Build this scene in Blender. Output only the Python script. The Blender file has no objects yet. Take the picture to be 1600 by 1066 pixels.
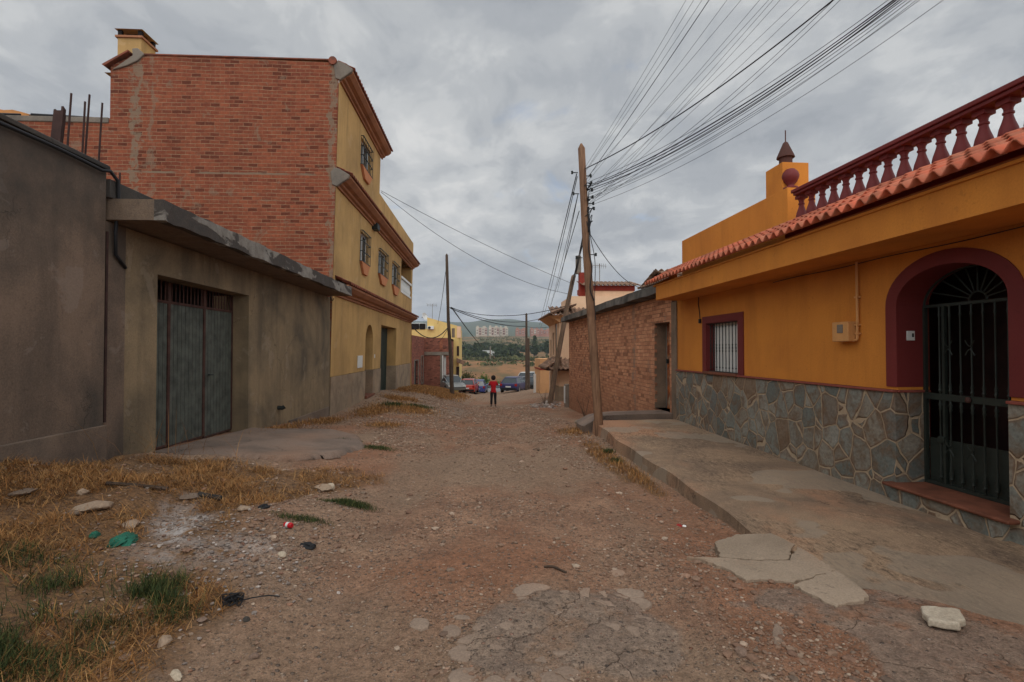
import bpy, bmesh, math, random
import numpy as np
from mathutils import Vector, Matrix
rnd = random.Random(7)
PI = math.pi
SC = bpy.context.scene
COL = SC.collection

# ---------------------------------------------------------------- camera
F = 800.0; CZ = 1.6
YAW, PITCH = math.radians(3.0), math.radians(1.0)
cam_d = bpy.data.cameras.new('camera'); cam = bpy.data.objects.new('camera', cam_d); COL.objects.link(cam)
cam.location = (0, 0, CZ); cam.rotation_euler = (PI/2 + PITCH, 0, -YAW)
cam_d.sensor_width = 36; cam_d.lens = 18; cam_d.clip_end = 20000; cam_d.clip_start = 0.05
SC.camera = cam
SC.view_settings.view_transform = 'Standard'; SC.view_settings.look = 'None'
SC.view_settings.gamma = 1; SC.view_settings.exposure = 0.0
SC.cycles.volume_bounces = 0
SC.cycles.max_bounces = 6

# ---------------------------------------------------------------- world: overcast sky
W = bpy.data.worlds.new('World'); SC.world = W; W.use_nodes = True
SUN_EL, SUN_AZ = math.radians(48), math.radians(192)      # azimuth clockwise from +Y : behind the camera
def make_world():
    nt = W.node_tree; nt.nodes.clear(); L = nt.links.new
    def n(t, **k):
        x = nt.nodes.new(t)
        for a, b in k.items(): setattr(x, a, b)
        return x
    out = n('ShaderNodeOutputWorld'); bg = n('ShaderNodeBackground'); L(bg.outputs[0], out.inputs[0])
    bg.inputs[1].default_value = 0.145
    sky = n('ShaderNodeTexSky', sky_type='NISHITA', sun_disc=False, sun_elevation=SUN_EL, sun_rotation=SUN_AZ, dust_density=2.0)
    tc = n('ShaderNodeTexCoord'); sp = n('ShaderNodeSeparateXYZ'); L(tc.outputs['Generated'], sp.inputs[0])
    zc = n('ShaderNodeMath', operation='MAXIMUM'); L(sp.outputs[2], zc.inputs[0]); zc.inputs[1].default_value = 0.0
    za = n('ShaderNodeMath', operation='ADD'); L(zc.outputs[0], za.inputs[0]); za.inputs[1].default_value = 0.22
    dx = n('ShaderNodeMath', operation='DIVIDE'); L(sp.outputs[0], dx.inputs[0]); L(za.outputs[0], dx.inputs[1])
    dy = n('ShaderNodeMath', operation='DIVIDE'); L(sp.outputs[1], dy.inputs[0]); L(za.outputs[0], dy.inputs[1])
    cb = n('ShaderNodeCombineXYZ'); L(dx.outputs[0], cb.inputs[0]); L(dy.outputs[0], cb.inputs[1])
    def noise(scale, det, ro, off, dist=0.0):
        m = n('ShaderNodeMapping'); L(cb.outputs[0], m.inputs[0]); m.inputs['Location'].default_value = off
        m.inputs['Rotation'].default_value = (0, 0, 0.5); m.inputs['Scale'].default_value = (1, .8, 1)
        x = n('ShaderNodeTexNoise'); L(m.outputs[0], x.inputs['Vector']); x.inputs['Scale'].default_value = scale
        x.inputs['Detail'].default_value = det; x.inputs['Roughness'].default_value = ro; x.inputs['Distortion'].default_value = dist
        return x.outputs[0]
    def ramp(s, pts):
        r = n('ShaderNodeValToRGB'); L(s, r.inputs[0]); e = r.color_ramp.elements
        while len(e) > 1: e.remove(e[-1])
        e[0].position = pts[0][0]; e[0].color = (*pts[0][1], 1)
        for p, c in pts[1:]:
            q = e.new(p); q.color = (*c, 1)
        r.color_ramp.interpolation = 'EASE'
        return r.outputs[0]
    big = noise(1.5, 6, .52, (3.1, 1.7, 0), .25)
    fine = noise(4.6, 9, .60, (7.3, 2.2, 0), .35)
    mx = n('ShaderNodeMath', operation='MULTIPLY_ADD'); L(fine, mx.inputs[0]); mx.inputs[1].default_value = .48
    m2 = n('ShaderNodeMath', operation='MULTIPLY'); L(big, m2.inputs[0]); m2.inputs[1].default_value = .52; L(m2.outputs[0], mx.inputs[2])
    cl = ramp(mx.outputs[0], [(.36, (2.35, 2.5, 2.72)), (.44, (2.8, 2.94, 3.12)), (.50, (3.3, 3.42, 3.54)), (.56, (4.0, 4.08, 4.12)), (.64, (4.9, 4.9, 4.84))])
    # thin blue gaps
    gap = ramp(noise(3.0, 6, .6, (1.3, 9.2, 0), .3), [(.60, (0, 0, 0)), (.74, (.42, .42, .42))])
    mix = n('ShaderNodeMix', data_type='RGBA'); L(gap, mix.inputs[0]); L(cl, mix.inputs[6])
    sm = n('ShaderNodeVectorMath', operation='SCALE'); L(sky.outputs[0], sm.inputs[0]); sm.inputs['Scale'].default_value = 1.0
    L(sm.outputs[0], mix.inputs[7])
    # air near the horizon a little bluer / brighter
    hz = n('ShaderNodeMapRange'); L(sp.outputs[2], hz.inputs[0]); hz.inputs[1].default_value = 0.0; hz.inputs[2].default_value = .18
    hz.inputs[3].default_value = .35; hz.inputs[4].default_value = 0.0
    mh = n('ShaderNodeMix', data_type='RGBA'); L(hz.outputs[0], mh.inputs[0]); L(mix.outputs[2], mh.inputs[6]); mh.inputs[7].default_value = (2.7, 3.1, 3.7, 1)
    # sky brightness added overhead, sideways and behind the camera to light the side walls
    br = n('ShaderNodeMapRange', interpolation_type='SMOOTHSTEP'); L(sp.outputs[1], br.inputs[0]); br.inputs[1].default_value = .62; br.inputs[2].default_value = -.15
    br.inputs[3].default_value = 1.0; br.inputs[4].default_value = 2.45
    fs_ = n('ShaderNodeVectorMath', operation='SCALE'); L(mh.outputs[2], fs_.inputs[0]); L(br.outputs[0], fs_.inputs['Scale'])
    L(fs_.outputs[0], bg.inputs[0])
make_world()
sun_d = bpy.data.lights.new('sun', 'SUN'); sun = bpy.data.objects.new('sun', sun_d); COL.objects.link(sun)
sun_d.energy = 0.6; sun_d.angle = math.radians(28); sun_d.color = (1, .96, .9)
_sd = Vector((math.sin(SUN_AZ)*math.cos(SUN_EL), math.cos(SUN_AZ)*math.cos(SUN_EL), math.sin(SUN_EL)))
sun.rotation_euler = _sd.to_track_quat('Z', 'Y').to_euler()

# ---------------------------------------------------------------- measuring helpers (photo pixel -> point on a real plane)
def _axes():
    y, p = YAW, PITCH
    f = Vector((math.sin(y)*math.cos(p), math.cos(y)*math.cos(p), math.sin(p)))
    r = Vector((math.cos(y), -math.sin(y), 0)); return r, f, r.cross(f)
AX = _axes()
def ray(px, py): return AX[1] + AX[0]*((px-800)/F) + AX[2]*((533-py)/F)
def hit(px, py, n, d):
    n = Vector(n); v = ray(px, py); c = Vector((0, 0, CZ)); return c + v*((d-n.dot(c))/n.dot(v))
def onY(px, py, y): return hit(px, py, (0, 1, 0), y)
def onX(px, py, x): return hit(px, py, (1, 0, 0), x)
def onZ(px, py, z): return hit(px, py, (0, 0, 1), z)
TH = math.radians(1.86); CT, ST = math.cos(TH), math.sin(TH)
def onR(px, py, off=0.0):                # right-hand row of houses: (along the wall, height)
    p = hit(px, py, (CT, ST, 0), 4.5+off); return (-ST*p.x+CT*p.y, p.z)
def R2W(o, u, z=0): return Vector((CT*(4.5+o)-ST*u, ST*(4.5+o)+CT*u, z))

# ---------------------------------------------------------------- object helpers
def tag(o, label=None, cat=None, group=None, kind=None):
    if label: o['label'] = label
    if cat: o['category'] = cat
    if group: o['group'] = group
    if kind: o['kind'] = kind
    return o
def empty(name, loc=(0, 0, 0), rz=0, label=None, cat=None, group=None):
    o = bpy.data.objects.new(name, None); COL.objects.link(o); o.location = loc; o.rotation_euler = (0, 0, rz)
    o.empty_display_size = .2
    return tag(o, label, cat, group)
def copy_tree(o, parent=None):
    c = o.copy(); COL.objects.link(c)
    if parent is not None:
        c.parent = parent; c.matrix_parent_inverse = o.matrix_parent_inverse
    for ch in [x for x in bpy.data.objects if x.parent == o]: copy_tree(ch, c)
    return c

class MB:
    def __init__(s): s.v = []; s.f = []; s.m = []
    def add(s, vs, fs, mi=0):
        b = len(s.v); s.v += [tuple(p) for p in vs]; s.f += [tuple(i+b for i in f) for f in fs]; s.m += [mi]*len(fs); return s
    def quad(s, a, b, c, d, mi=0): return s.add([a, b, c, d], [(0, 1, 2, 3)], mi)
    def poly(s, pts, mi=0): return s.add(pts, [tuple(range(len(pts)))], mi)
    def box(s, x0, x1, y0, y1, z0, z1, mi=0, M=None):
        vs = [(x, y, z) for z in (z0, z1) for y in (y0, y1) for x in (x0, x1)]
        if M: vs = [M(*p) for p in vs]
        return s.add(vs, [(0, 2, 3, 1), (4, 5, 7, 6), (0, 1, 5, 4), (2, 6, 7, 3), (0, 4, 6, 2), (1, 3, 7, 5)], mi)
    def tube(s, pts, r, n=8, mi=0, cap=True):
        pts = [Vector(p) for p in pts]; rs = r if isinstance(r, (list, tuple)) else [r]*len(pts)
        t0 = (pts[1]-pts[0]).normalized(); up = Vector((0, 0, 1)) if abs(t0.z) < .9 else Vector((1, 0, 0))
        nrm = t0.cross(up).normalized(); rings = []
        for i, p in enumerate(pts):
            t = (pts[min(i+1, len(pts)-1)]-pts[max(i-1, 0)])
            t = t.normalized() if t.length > 1e-9 else t0
            nrm = (nrm-t*nrm.dot(t)); nrm = nrm.normalized() if nrm.length > 1e-6 else t.orthogonal().normalized()
            bn = t.cross(nrm)
            rings.append([p+(nrm*math.cos(a)+bn*math.sin(a))*rs[i] for a in [2*PI*k/n for k in range(n)]])
        vs = [q for rg in rings for q in rg]; fs = []
        for i in range(len(pts)-1):
            for k in range(n):
                a = i*n+k; b = i*n+(k+1) % n; fs.append((a, b, b+n, a+n))
        if cap: fs += [tuple(range(n))[::-1], tuple(range((len(pts)-1)*n, len(pts)*n))]
        return s.add(vs, fs, mi)
    def lathe(s, prof, c=(0, 0, 0), n=16, mi=0):
        vs = []; fs = []
        for r, z in prof:
            for k in range(n):
                a = 2*PI*k/n; vs.append((c[0]+r*math.cos(a), c[1]+r*math.sin(a), c[2]+z))
        for i in range(len(prof)-1):
            for k in range(n):
                a = i*n+k; b = i*n+(k+1) % n; fs.append((a, b, b+n, a+n))
        fs += [tuple(range(n))[::-1], tuple(range((len(prof)-1)*n, len(prof)*n))]
        return s.add(vs, fs, mi)
    def prism(s, poly, a, b, M, mi=0):
        # poly of (p,q); extruded along a..b ; M(t,p,q)->point
        n = len(poly); vs = [M(a, *p) for p in poly]+[M(b, *p) for p in poly]
        fs = [tuple(range(n))[::-1], tuple(range(n, 2*n))]+[(i, (i+1) % n, (i+1) % n+n, i+n) for i in range(n)]
        return s.add(vs, fs, mi)
    def build(s, name, mat, parent=None, smooth=False, bevel=0, label=None, fixn=True):
        me = bpy.data.meshes.new(name); me.from_pydata([tuple(p) for p in s.v], [], s.f); me.validate()
        for m in (mat if isinstance(mat, (list, tuple)) else [mat]): me.materials.append(m)
        if len(me.polygons) == len(s.m): me.polygons.foreach_set('material_index', s.m)
        if fixn:
            bm = bmesh.new(); bm.from_mesh(me); bmesh.ops.recalc_face_normals(bm, faces=bm.faces); bm.to_mesh(me); bm.free()
        if smooth:
            me.polygons.foreach_set('use_smooth', [True]*len(me.polygons))
        o = bpy.data.objects.new(name, me); COL.objects.link(o)
        if smooth == 'auto':
            try: me.set_sharp_from_angle(angle=math.radians(40))
            except Exception: pass
        if bevel:
            b = o.modifiers.new('bev', 'BEVEL'); b.width = bevel; b.segments = 2; b.limit_method = 'ANGLE'; b.angle_limit = math.radians(35)
        if parent is not None: o.parent = parent
        if label: o['label'] = label
        return o

def wall(mb, M, u0, u1, z0, z1, holes, depth=.25, mi=0, mr=None, zb=None, arches=()):
    """front sheet in (u,z) with rectangular holes and reveals; M(u,z,off). hole=(ua,ub,za,zb[,depth])"""
    mr = mi if mr is None else mr
    us = sorted({u0, u1, *[h[0] for h in holes], *[h[1] for h in holes]}); zs = sorted({z0, z1, *[h[2] for h in holes], *[h[3] for h in holes]})
    us = [u for u in us if u0 <= u <= u1]; zs = [z for z in zs if z0 <= z <= z1]
    for a, b in zip(us, us[1:]):
        for c, d in zip(zs, zs[1:]):
            um, zm = (a+b)/2, (c+d)/2
            if any(h[0] < um < h[1] and h[2] < zm < h[3] for h in holes): continue
            mb.quad(M(a, c, 0), M(b, c, 0), M(b, d, 0), M(a, d, 0), mi)
    for h in holes:
        dp = h[4] if len(h) > 4 else depth; a, b, c, d = h[:4]; ca = max(c, z0); da = min(d, z1)
        mb.quad(M(a, ca, 0), M(a, da, 0), M(a, da, dp), M(a, ca, dp), mr); mb.quad(M(b, ca, 0), M(b, ca, dp), M(b, da, dp), M(b, da, 0), mr)
        if c > z0: mb.quad(M(a, c, 0), M(a, c, dp), M(b, c, dp), M(b, c, 0), mr)
        if d < z1 and h[5:6] != (1,): mb.quad(M(a, d, 0), M(b, d, 0), M(b, d, dp), M(a, d, dp), mr)
def arch_pts(a, b, zs, za, n=20):
    c = (a+b)/2; r = (b-a)/2; return [(c-r*math.cos(PI*k/n), zs+(za-zs)*math.sin(PI*k/n)) for k in range(n+1)]
def arch_fill(mb, M, a, b, zs, za, ztop, depth, mi=0, mr=0, n=20):
    P = arch_pts(a, b, zs, za, n)
    for p, q in zip(P, P[1:]):
        mb.quad(M(p[0], p[1], 0), M(q[0], q[1], 0), M(q[0], ztop, 0), M(p[0], ztop, 0), mi)
        mb.quad(M(p[0], p[1], 0), M(p[0], p[1], depth), M(q[0], q[1], depth), M(q[0], q[1], 0), mr)

# ---------------------------------------------------------------- value noise (numpy)
def vnoise(x, y, seed=0):
    xi = np.floor(x).astype(np.int64); yi = np.floor(y).astype(np.int64); xf = x-xi; yf = y-yi
    def h(a, b):
        n = (a*374761393+b*668265263+seed*1442695041) & 0xffffffff
        n = ((n ^ (n >> 13))*1274126177) & 0xffffffff
        return ((n ^ (n >> 16)) & 0xffff)/65535.0
    u = xf*xf*(3-2*xf); v = yf*yf*(3-2*yf)
    return (h(xi, yi)*(1-u)+h(xi+1, yi)*u)*(1-v)+(h(xi, yi+1)*(1-u)+h(xi+1, yi+1)*u)*v
def fbm(x, y, oct=4, seed=0):
    s = 0; a = .5
    for o in range(oct): s = s+a*(vnoise(x*2**o, y*2**o, seed+o)-.5); a *= .5
    return s

# ---------------------------------------------------------------- materials
def S(r, g, b, k=1.0):
    f = lambda c: (c/255/12.92 if c/255 <= .04045 else ((c/255+.055)/1.055)**2.4)*k
    return (f(r), f(g), f(b), 1)
class G:
    def __init__(s, name):
        s.mat = bpy.data.materials.new(name); s.mat.use_nodes = True; s.nt = s.mat.node_tree; s.nt.nodes.clear()
        s.out = s.nt.nodes.new('ShaderNodeOutputMaterial'); s.b = s.nt.nodes.new('ShaderNodeBsdfPrincipled')
        s.nt.links.new(s.b.outputs[0], s.out.inputs[0]); s.b.inputs['Roughness'].default_value = .85
        s.b.inputs['Specular IOR Level'].default_value = .25
        s.tc = s.n('ShaderNodeTexCoord').outputs['Object']
    def n(s, t, **k):
        x = s.nt.nodes.new(t)
        for a, b in k.items(): setattr(x, a, b)
        return x
    def set(s, inp, v):
        if hasattr(v, 'links') or hasattr(v, 'is_linked'): s.nt.links.new(v, inp)
        else: inp.default_value = v
    def math(s, op, a, b=0.0, c=0.0, clamp=False):
        x = s.n('ShaderNodeMath', operation=op, use_clamp=clamp)
        for i, v in enumerate((a, b, c)): s.set(x.inputs[i], v)
        return x.outputs[0]
    def map(s, scale=(1, 1, 1), loc=(0, 0, 0), rot=(0, 0, 0), vec=None):
        m = s.n('ShaderNodeMapping'); s.nt.links.new(vec or s.tc, m.inputs[0])
        m.inputs['Scale'].default_value = scale; m.inputs['Location'].default_value = loc; m.inputs['Rotation'].default_value = rot
        return m.outputs[0]
    def noise(s, scale, det=4, ro=.55, vec=None, dist=0.0, col=False):
        x = s.n('ShaderNodeTexNoise'); s.nt.links.new(vec or s.tc, x.inputs['Vector'])
        x.inputs['Scale'].default_value = scale; x.inputs['Detail'].default_value = det; x.inputs['Roughness'].default_value = ro; x.inputs['Distortion'].default_value = dist
        return x.outputs[1 if col else 0]
    def vor(s, scale, feature='F1', vec=None, rand=1.0, dims='3D'):
        x = s.n('ShaderNodeTexVoronoi', feature=feature, voronoi_dimensions=dims); s.nt.links.new(vec or s.tc, x.inputs['Vector'])
        x.inputs['Scale'].default_value = scale; x.inputs['Randomness'].default_value = rand; return x
    def ramp(s, v, pts, interp='LINEAR'):
        r = s.n('ShaderNodeValToRGB'); s.nt.links.new(v, r.inputs[0]); e = r.color_ramp.elements; r.color_ramp.interpolation = interp
        while len(e) > 1: e.remove(e[-1])
        def cc(c): return (c, c, c, 1) if isinstance(c, (int, float)) else (c if len(c) == 4 else (*c, 1))
        e[0].position = pts[0][0]; e[0].color = cc(pts[0][1])
        for p, c in pts[1:]: q = e.new(p); q.color = cc(c)
        return r.outputs[0]
    def mix(s, f, a, b, mode='MIX'):
        x = s.n('ShaderNodeMix', data_type='RGBA', blend_type=mode); s.set(x.inputs[0], f); s.set(x.inputs[6], a); s.set(x.inputs[7], b); return x.outputs[2]
    def bump(s, h, strength=.3, dist=.01, prev=None):
        x = s.n('ShaderNodeBump'); s.nt.links.new(h, x.inputs['Height']); x.inputs['Strength'].default_value = strength; x.inputs['Distance'].default_value = dist
        if prev is not None: s.nt.links.new(prev, x.inputs['Normal'])
        return x.outputs[0]
    def fin(s, col, rough=.85, normal=None, metal=0.0, spec=None):
        s.set(s.b.inputs['Base Color'], col); s.set(s.b.inputs['Roughness'], rough); s.b.inputs['Metallic'].default_value = metal
        if normal is not None: s.nt.links.new(normal, s.b.inputs['Normal'])
        if spec is not None: s.b.inputs['Specular IOR Level'].default_value = spec
        return s.mat
def sc(c, k): return (c[0]*k, c[1]*k, c[2]*k, 1)

def g_mixc(a, b, t): return (a[0]*(1-t)+b[0]*t, a[1]*(1-t)+b[1]*t, a[2]*(1-t)+b[2]*t, 1)
def _distort(g, amt, scale):
    nz = g.noise(scale, 5, .6, col=True); s2 = g.n('ShaderNodeVectorMath', operation='SCALE'); g.nt.links.new(nz, s2.inputs[0]); s2.inputs['Scale'].default_value = amt
    a = g.n('ShaderNodeVectorMath', operation='ADD'); g.nt.links.new(g.tc, a.inputs[0]); g.nt.links.new(s2.outputs[0], a.inputs[1]); return a.outputs[0]
G.distort = _distort
def plaster(name, base, stain, amt=.5, fine=.08, streak=.4, rough=.9, bump=.25, blotch=1.1, cracks=0):
    g = G(name)
    big = g.noise(blotch, 6, .6, dist=.4)
    st = g.noise(3.0, 5, .6, vec=g.map((1, 1, .12)))
    f = g.ramp(big, [(.40, 0.0), (.68, amt)]); f2 = g.ramp(st, [(.48, 0.0), (.72, streak)])
    c = g.mix(f, base, stain); c = g.mix(f2, c, sc(stain, .8))
    fn = g.noise(55, 4, .7); c = g.mix(1.0, c, g.ramp(fn, [(.3, 1-fine*2), (.7, 1+fine)]), 'MULTIPLY')
    sp = g.noise(16, 3, .5); c = g.mix(g.ramp(sp, [(.66, 0.0), (.72, .25)]), c, sc(stain, .55))
    h = g.math('ADD', g.math('MULTIPLY', g.noise(7, 5, .6), .6), g.math('MULTIPLY', fn, .25))
    if cracks:
        e = g.vor(.55, 'DISTANCE_TO_EDGE', vec=g.distort(.7, 2.0)); ck = g.math('MULTIPLY', g.ramp(e.outputs['Distance'], [(.0012, 1.0), (.004, 0.0)]), g.ramp(g.noise(.8, 3), [(.46, 0.0), (.58, cracks)]))
        c = g.mix(ck, c, sc(stain, .45)); h = g.math('SUBTRACT', h, ck)
        lf = g.ramp(g.noise(1.9, 6, .6, vec=g.map(loc=(6, 1, 4)), dist=.5), [(.61, 0.0), (.63, .2)]); c = g.mix(lf, c, g_mixc(base, (1, 1, 1, 1), .12))
    return g.fin(c, rough, g.bump(h, bump, .012))
def paint(name, base, rough=.5, var=.12, metal=0.0, spec=.3):
    g = G(name); c = g.mix(g.ramp(g.noise(6, 5, .6), [(.35, 0.0), (.7, 1.0)]), base, sc(base, 1-var*2))
    c = g.mix(g.ramp(g.noise(40, 3, .6), [(.5, 0.0), (.8, .3)]), c, sc(base, .55))
    return g.fin(c, rough, g.bump(g.noise(30, 3, .6), .08, .004), metal, spec)
def brick(name, axis, bw, bh, c1, c2, mortar, patch, off=(0, 0), patch_amt=.35, msize=.012, xstrip=None, dirtlow=None, bumpk=.6, slabline=None):
    g = G(name); sp = g.n('ShaderNodeSeparateXYZ'); g.nt.links.new(g.tc, sp.inputs[0])
    cb = g.n('ShaderNodeCombineXYZ')
    wob = g.noise(1.3, 3, .5); wobz = g.math('MULTIPLY', g.math('SUBTRACT', wob, .5), .06)
    wf = g.math('MULTIPLY', g.math('SUBTRACT', g.noise(9, 2, .5), .5), .012)
    g.nt.links.new(g.math('ADD', g.math('ADD', sp.outputs[axis], off[0]), wf), cb.inputs[0])
    cbz = g.math('ADD', g.math('ADD', sp.outputs[2], g.math('ADD', wobz, wf)), off[1]); g.nt.links.new(cbz, cb.inputs[1])
    b = g.n('ShaderNodeTexBrick'); g.nt.links.new(cb.outputs[0], b.inputs['Vector'])
    b.inputs['Scale'].default_value = 1; b.inputs['Brick Width'].default_value = bw; b.inputs['Row Height'].default_value = bh
    b.inputs['Mortar Size'].default_value = msize; b.inputs['Mortar Smooth'].default_value = .25; b.inputs['Bias'].default_value = -.1
    b.offset = .47
    b.inputs['Color1'].default_value = (0, 0, 0, 1); b.inputs['Color2'].default_value = (1, 1, 1, 1); b.inputs['Mortar'].default_value = (.5, .5, .5, 1)
    t = b.outputs[0]; mf = b.outputs[1]
    c = g.ramp(t, [(0.0, sc(c1, .6)), (.02, sc(c1, .82)), (.12, c1), (.4, g_mixc(c1, c2, .5)), (.7, c2), (.9, sc(c2, 1.06)), (.97, g_mixc(mortar, c1, .5)), (1.0, sc(c1, .85))])
    row = g.math('FRACT', g.math('DIVIDE', cbz, bh)); hl = g.math('MAXIMUM', g.math('LESS_THAN', row, msize/bh*.75), g.math('GREATER_THAN', row, 1-msize/bh*.75))
    c = g.mix(1.0, c, g.ramp(g.noise(11, 4, .6), [(.25, .72), (.75, 1.22)]), 'MULTIPLY')
    c = g.mix(g.ramp(g.noise(.9, 5, .6, dist=.6), [(.45, 0.0), (.7, .5)]), c, sc(c1, .6))
    mm = g.math('MULTIPLY', g.ramp(g.noise(5, 4, .65), [(.30, .15), (.6, 1.0)]), g.math('ADD', .45, g.math('MULTIPLY', hl, .55)))
    mcol = g.mix(g.noise(3, 3), mortar, sc(mortar, .6))
    c = g.mix(g.math('MULTIPLY', mf, mm), c, mcol)
    pm = g.ramp(g.noise(1.6, 6, .7, dist=.8), [(.60, 0.0), (.64, patch_amt)])
    if xstrip:
        for x0, w_, k in xstrip:
            d = g.math('ABSOLUTE', g.math('SUBTRACT', g.math('ADD', sp.outputs[axis], g.math('MULTIPLY', g.math('SUBTRACT', g.noise(1.8, 6, .65), .5), .9)), x0))
            m = g.math('MULTIPLY', g.math('LESS_THAN', d, w_), g.ramp(g.noise(4, 5, .65), [(.42, 0.0), (.5, k)]))
            pm = g.math('MAXIMUM', pm, m)
    if slabline:
        dl = g.math('ABSOLUTE', g.math('SUBTRACT', g.math('ADD', sp.outputs[2], g.math('MULTIPLY', g.math('SUBTRACT', g.noise(3, 4), .5), .05)), slabline)); pm = g.math('MAXIMUM', pm, g.math('MULTIPLY', g.math('LESS_THAN', dl, .03), g.ramp(g.noise(1.2, 4), [(.4, 0.0), (.5, .8)])))
    c = g.mix(pm, c, g.mix(g.noise(8, 4), patch, sc(patch, .7)))
    if dirtlow:
        z0, z1, dc, k = dirtlow
        zz = g.math('ADD', sp.outputs[2], g.math('MULTIPLY', g.noise(1.2, 5, .6), .8))
        mr = g.n('ShaderNodeMapRange'); g.nt.links.new(zz, mr.inputs[0]); mr.inputs[1].default_value = z0; mr.inputs[2].default_value = z1; mr.inputs[3].default_value = k; mr.inputs[4].default_value = 0
        c = g.mix(mr.outputs[0], c, dc)
    h = g.math('SUBTRACT', g.math('MULTIPLY', g.noise(30, 4, .6), .25), g.math('MULTIPLY', mf, g.math('SUBTRACT', 1.0, pm)))
    h = g.math('ADD', h, g.math('MULTIPLY', t, .3))
    return g.fin(c, .92, g.bump(h, bumpk, .014))
def stonewall(name):
    g = G(name); v = g.map((1, 1, .85)); dv = g.n('ShaderNodeVectorMath', operation='ADD'); g.nt.links.new(v, dv.inputs[0])
    nz = g.noise(3.5, 3, .5, col=True); s2 = g.n('ShaderNodeVectorMath', operation='SCALE'); g.nt.links.new(nz, s2.inputs[0]); s2.inputs['Scale'].default_value = .05; g.nt.links.new(s2.outputs[0], dv.inputs[1])
    vec = dv.outputs[0]
    e = g.vor(3.9, 'DISTANCE_TO_EDGE', vec); c_ = g.vor(3.9, 'F1', vec)
    cs = g.n('ShaderNodeSeparateColor'); g.nt.links.new(c_.outputs['Color'], cs.inputs[0])
    col = g.ramp(cs.outputs[0], [(0, S(98, 102, 96)), (.25, S(118, 120, 112)), (.5, S(142, 138, 126)), (.7, S(130, 122, 108)), (.85, S(104, 108, 104)), (1, S(126, 106, 86))])
    col = g.mix(g.ramp(g.noise(5, 6, .65, dist=1.0), [(.46, 0.0), (.62, .75)]), col, S(106, 82, 60))
    rim = g.math('MULTIPLY', g.ramp(e.outputs['Distance'], [(.02, 1.0), (.11, 0.0)]), g.math('GREATER_THAN', cs.outputs[1], .45)); col = g.mix(g.math('MULTIPLY', rim, .7), col, S(118, 84, 58))
    col = g.mix(1.0, col, g.ramp(g.noise(28, 5, .7), [(.25, .6), (.75, 1.3)]), 'MULTIPLY')
    gr = g.ramp(g.math('ADD', e.outputs['Distance'], g.math('MULTIPLY', g.math('SUBTRACT', g.noise(12, 3), .5), .03)), [(.023, 1.0), (.036, 0.0)])
    gcol = g.mix(g.noise(6, 4), S(182, 160, 132), S(146, 126, 102))
    col = g.mix(gr, col, gcol)
    h = g.math('ADD', g.math('MULTIPLY', g.math('SUBTRACT', 1.0, gr), .8), g.math('ADD', g.math('MULTIPLY', g.noise(9, 5, .6), .5), g.math('MULTIPLY', cs.outputs[1], .4)))
    return g.fin(col, g.ramp(cs.outputs[2], [(0, .55), (1, .85)]), g.bump(h, 1.0, .035), spec=.35)
def concrete(name, base, dark, dust, rough=.9, crack=True, k=1.0):
    g = G(name)
    c = g.mix(g.ramp(g.noise(1.1, 7, .62, dist=.5), [(.38, 0.0), (.62, 1.0)]), base, dark)
    c = g.mix(g.ramp(g.noise(.7, 6, .6, vec=g.map(loc=(5, 3, 1))), [(.5, 0.0), (.7, .8)]), c, dust)
    c = g.mix(1.0, c, g.ramp(g.noise(70, 4, .75), [(.25, .7), (.75, 1.25)]), 'MULTIPLY')
    c = g.mix(g.ramp(g.noise(14, 6, .7), [(.60, 0.0), (.68, .5)]), c, sc(dark, .5))
    h = g.math('ADD', g.math('MULTIPLY', g.noise(6, 6, .65), .6), g.math('MULTIPLY', g.noise(60, 4, .7), .35))
    if crack:
        e = g.vor(.62, 'DISTANCE_TO_EDGE', vec=g.distort(.5, 2.5) if hasattr(g, 'distort') else None)
        cr = g.math('MULTIPLY', g.ramp(e.outputs['Distance'], [(.0015, 1.0), (.006, 0.0)]), g.ramp(g.noise(1.1, 3, .5), [(.45, 0.0), (.6, 1.0)]))
        c = g.mix(g.math('MULTIPLY', cr, .8), c, sc(dark, .35)); h = g.math('SUBTRACT', h, g.math('MULTIPLY', cr, .8))
    return g.fin(c, rough, g.bump(h, .55*k, .015))
def wood(name, a, b):
    g = G(name); v = g.map((14, 14, .8)); w = g.noise(2.0, 6, .7, vec=v, dist=.6)
    c = g.mix(g.ramp(w, [(.35, 0.0), (.65, 1.0)]), a, b)
    cr = g.ramp(g.noise(3.0, 3, .5, vec=g.map((26, 26, .5))), [(.62, 0.0), (.70, 1.0)]); c = g.mix(g.math('MULTIPLY', cr, .7), c, sc(b, .35))
    c = g.mix(g.ramp(g.noise(1.6, 4, .6), [(.45, 0.0), (.7, .6)]), c, sc(b, .7))
    return g.fin(c, .9, g.bump(g.math('SUBTRACT', w, cr), .6, .01))
def tilemat(name, a, b, moss):
    g = G(name); c = g.mix(g.ramp(g.noise(5, 5, .6), [(.35, 0.0), (.65, 1.0)]), a, b)
    ti = g.vor(4.5, 'F1'); cs = g.n('ShaderNodeSeparateColor'); g.nt.links.new(ti.outputs['Color'], cs.inputs[0])
    c = g.mix(1.0, c, g.ramp(cs.outputs[0], [(0, .75), (1, 1.2)]), 'MULTIPLY')
    c = g.mix(g.ramp(g.noise(3, 6, .7), [(.52, 0.0), (.68, .7)]), c, moss)
    return g.fin(c, .8, g.bump(g.noise(40, 4, .6), .3, .006))

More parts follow.
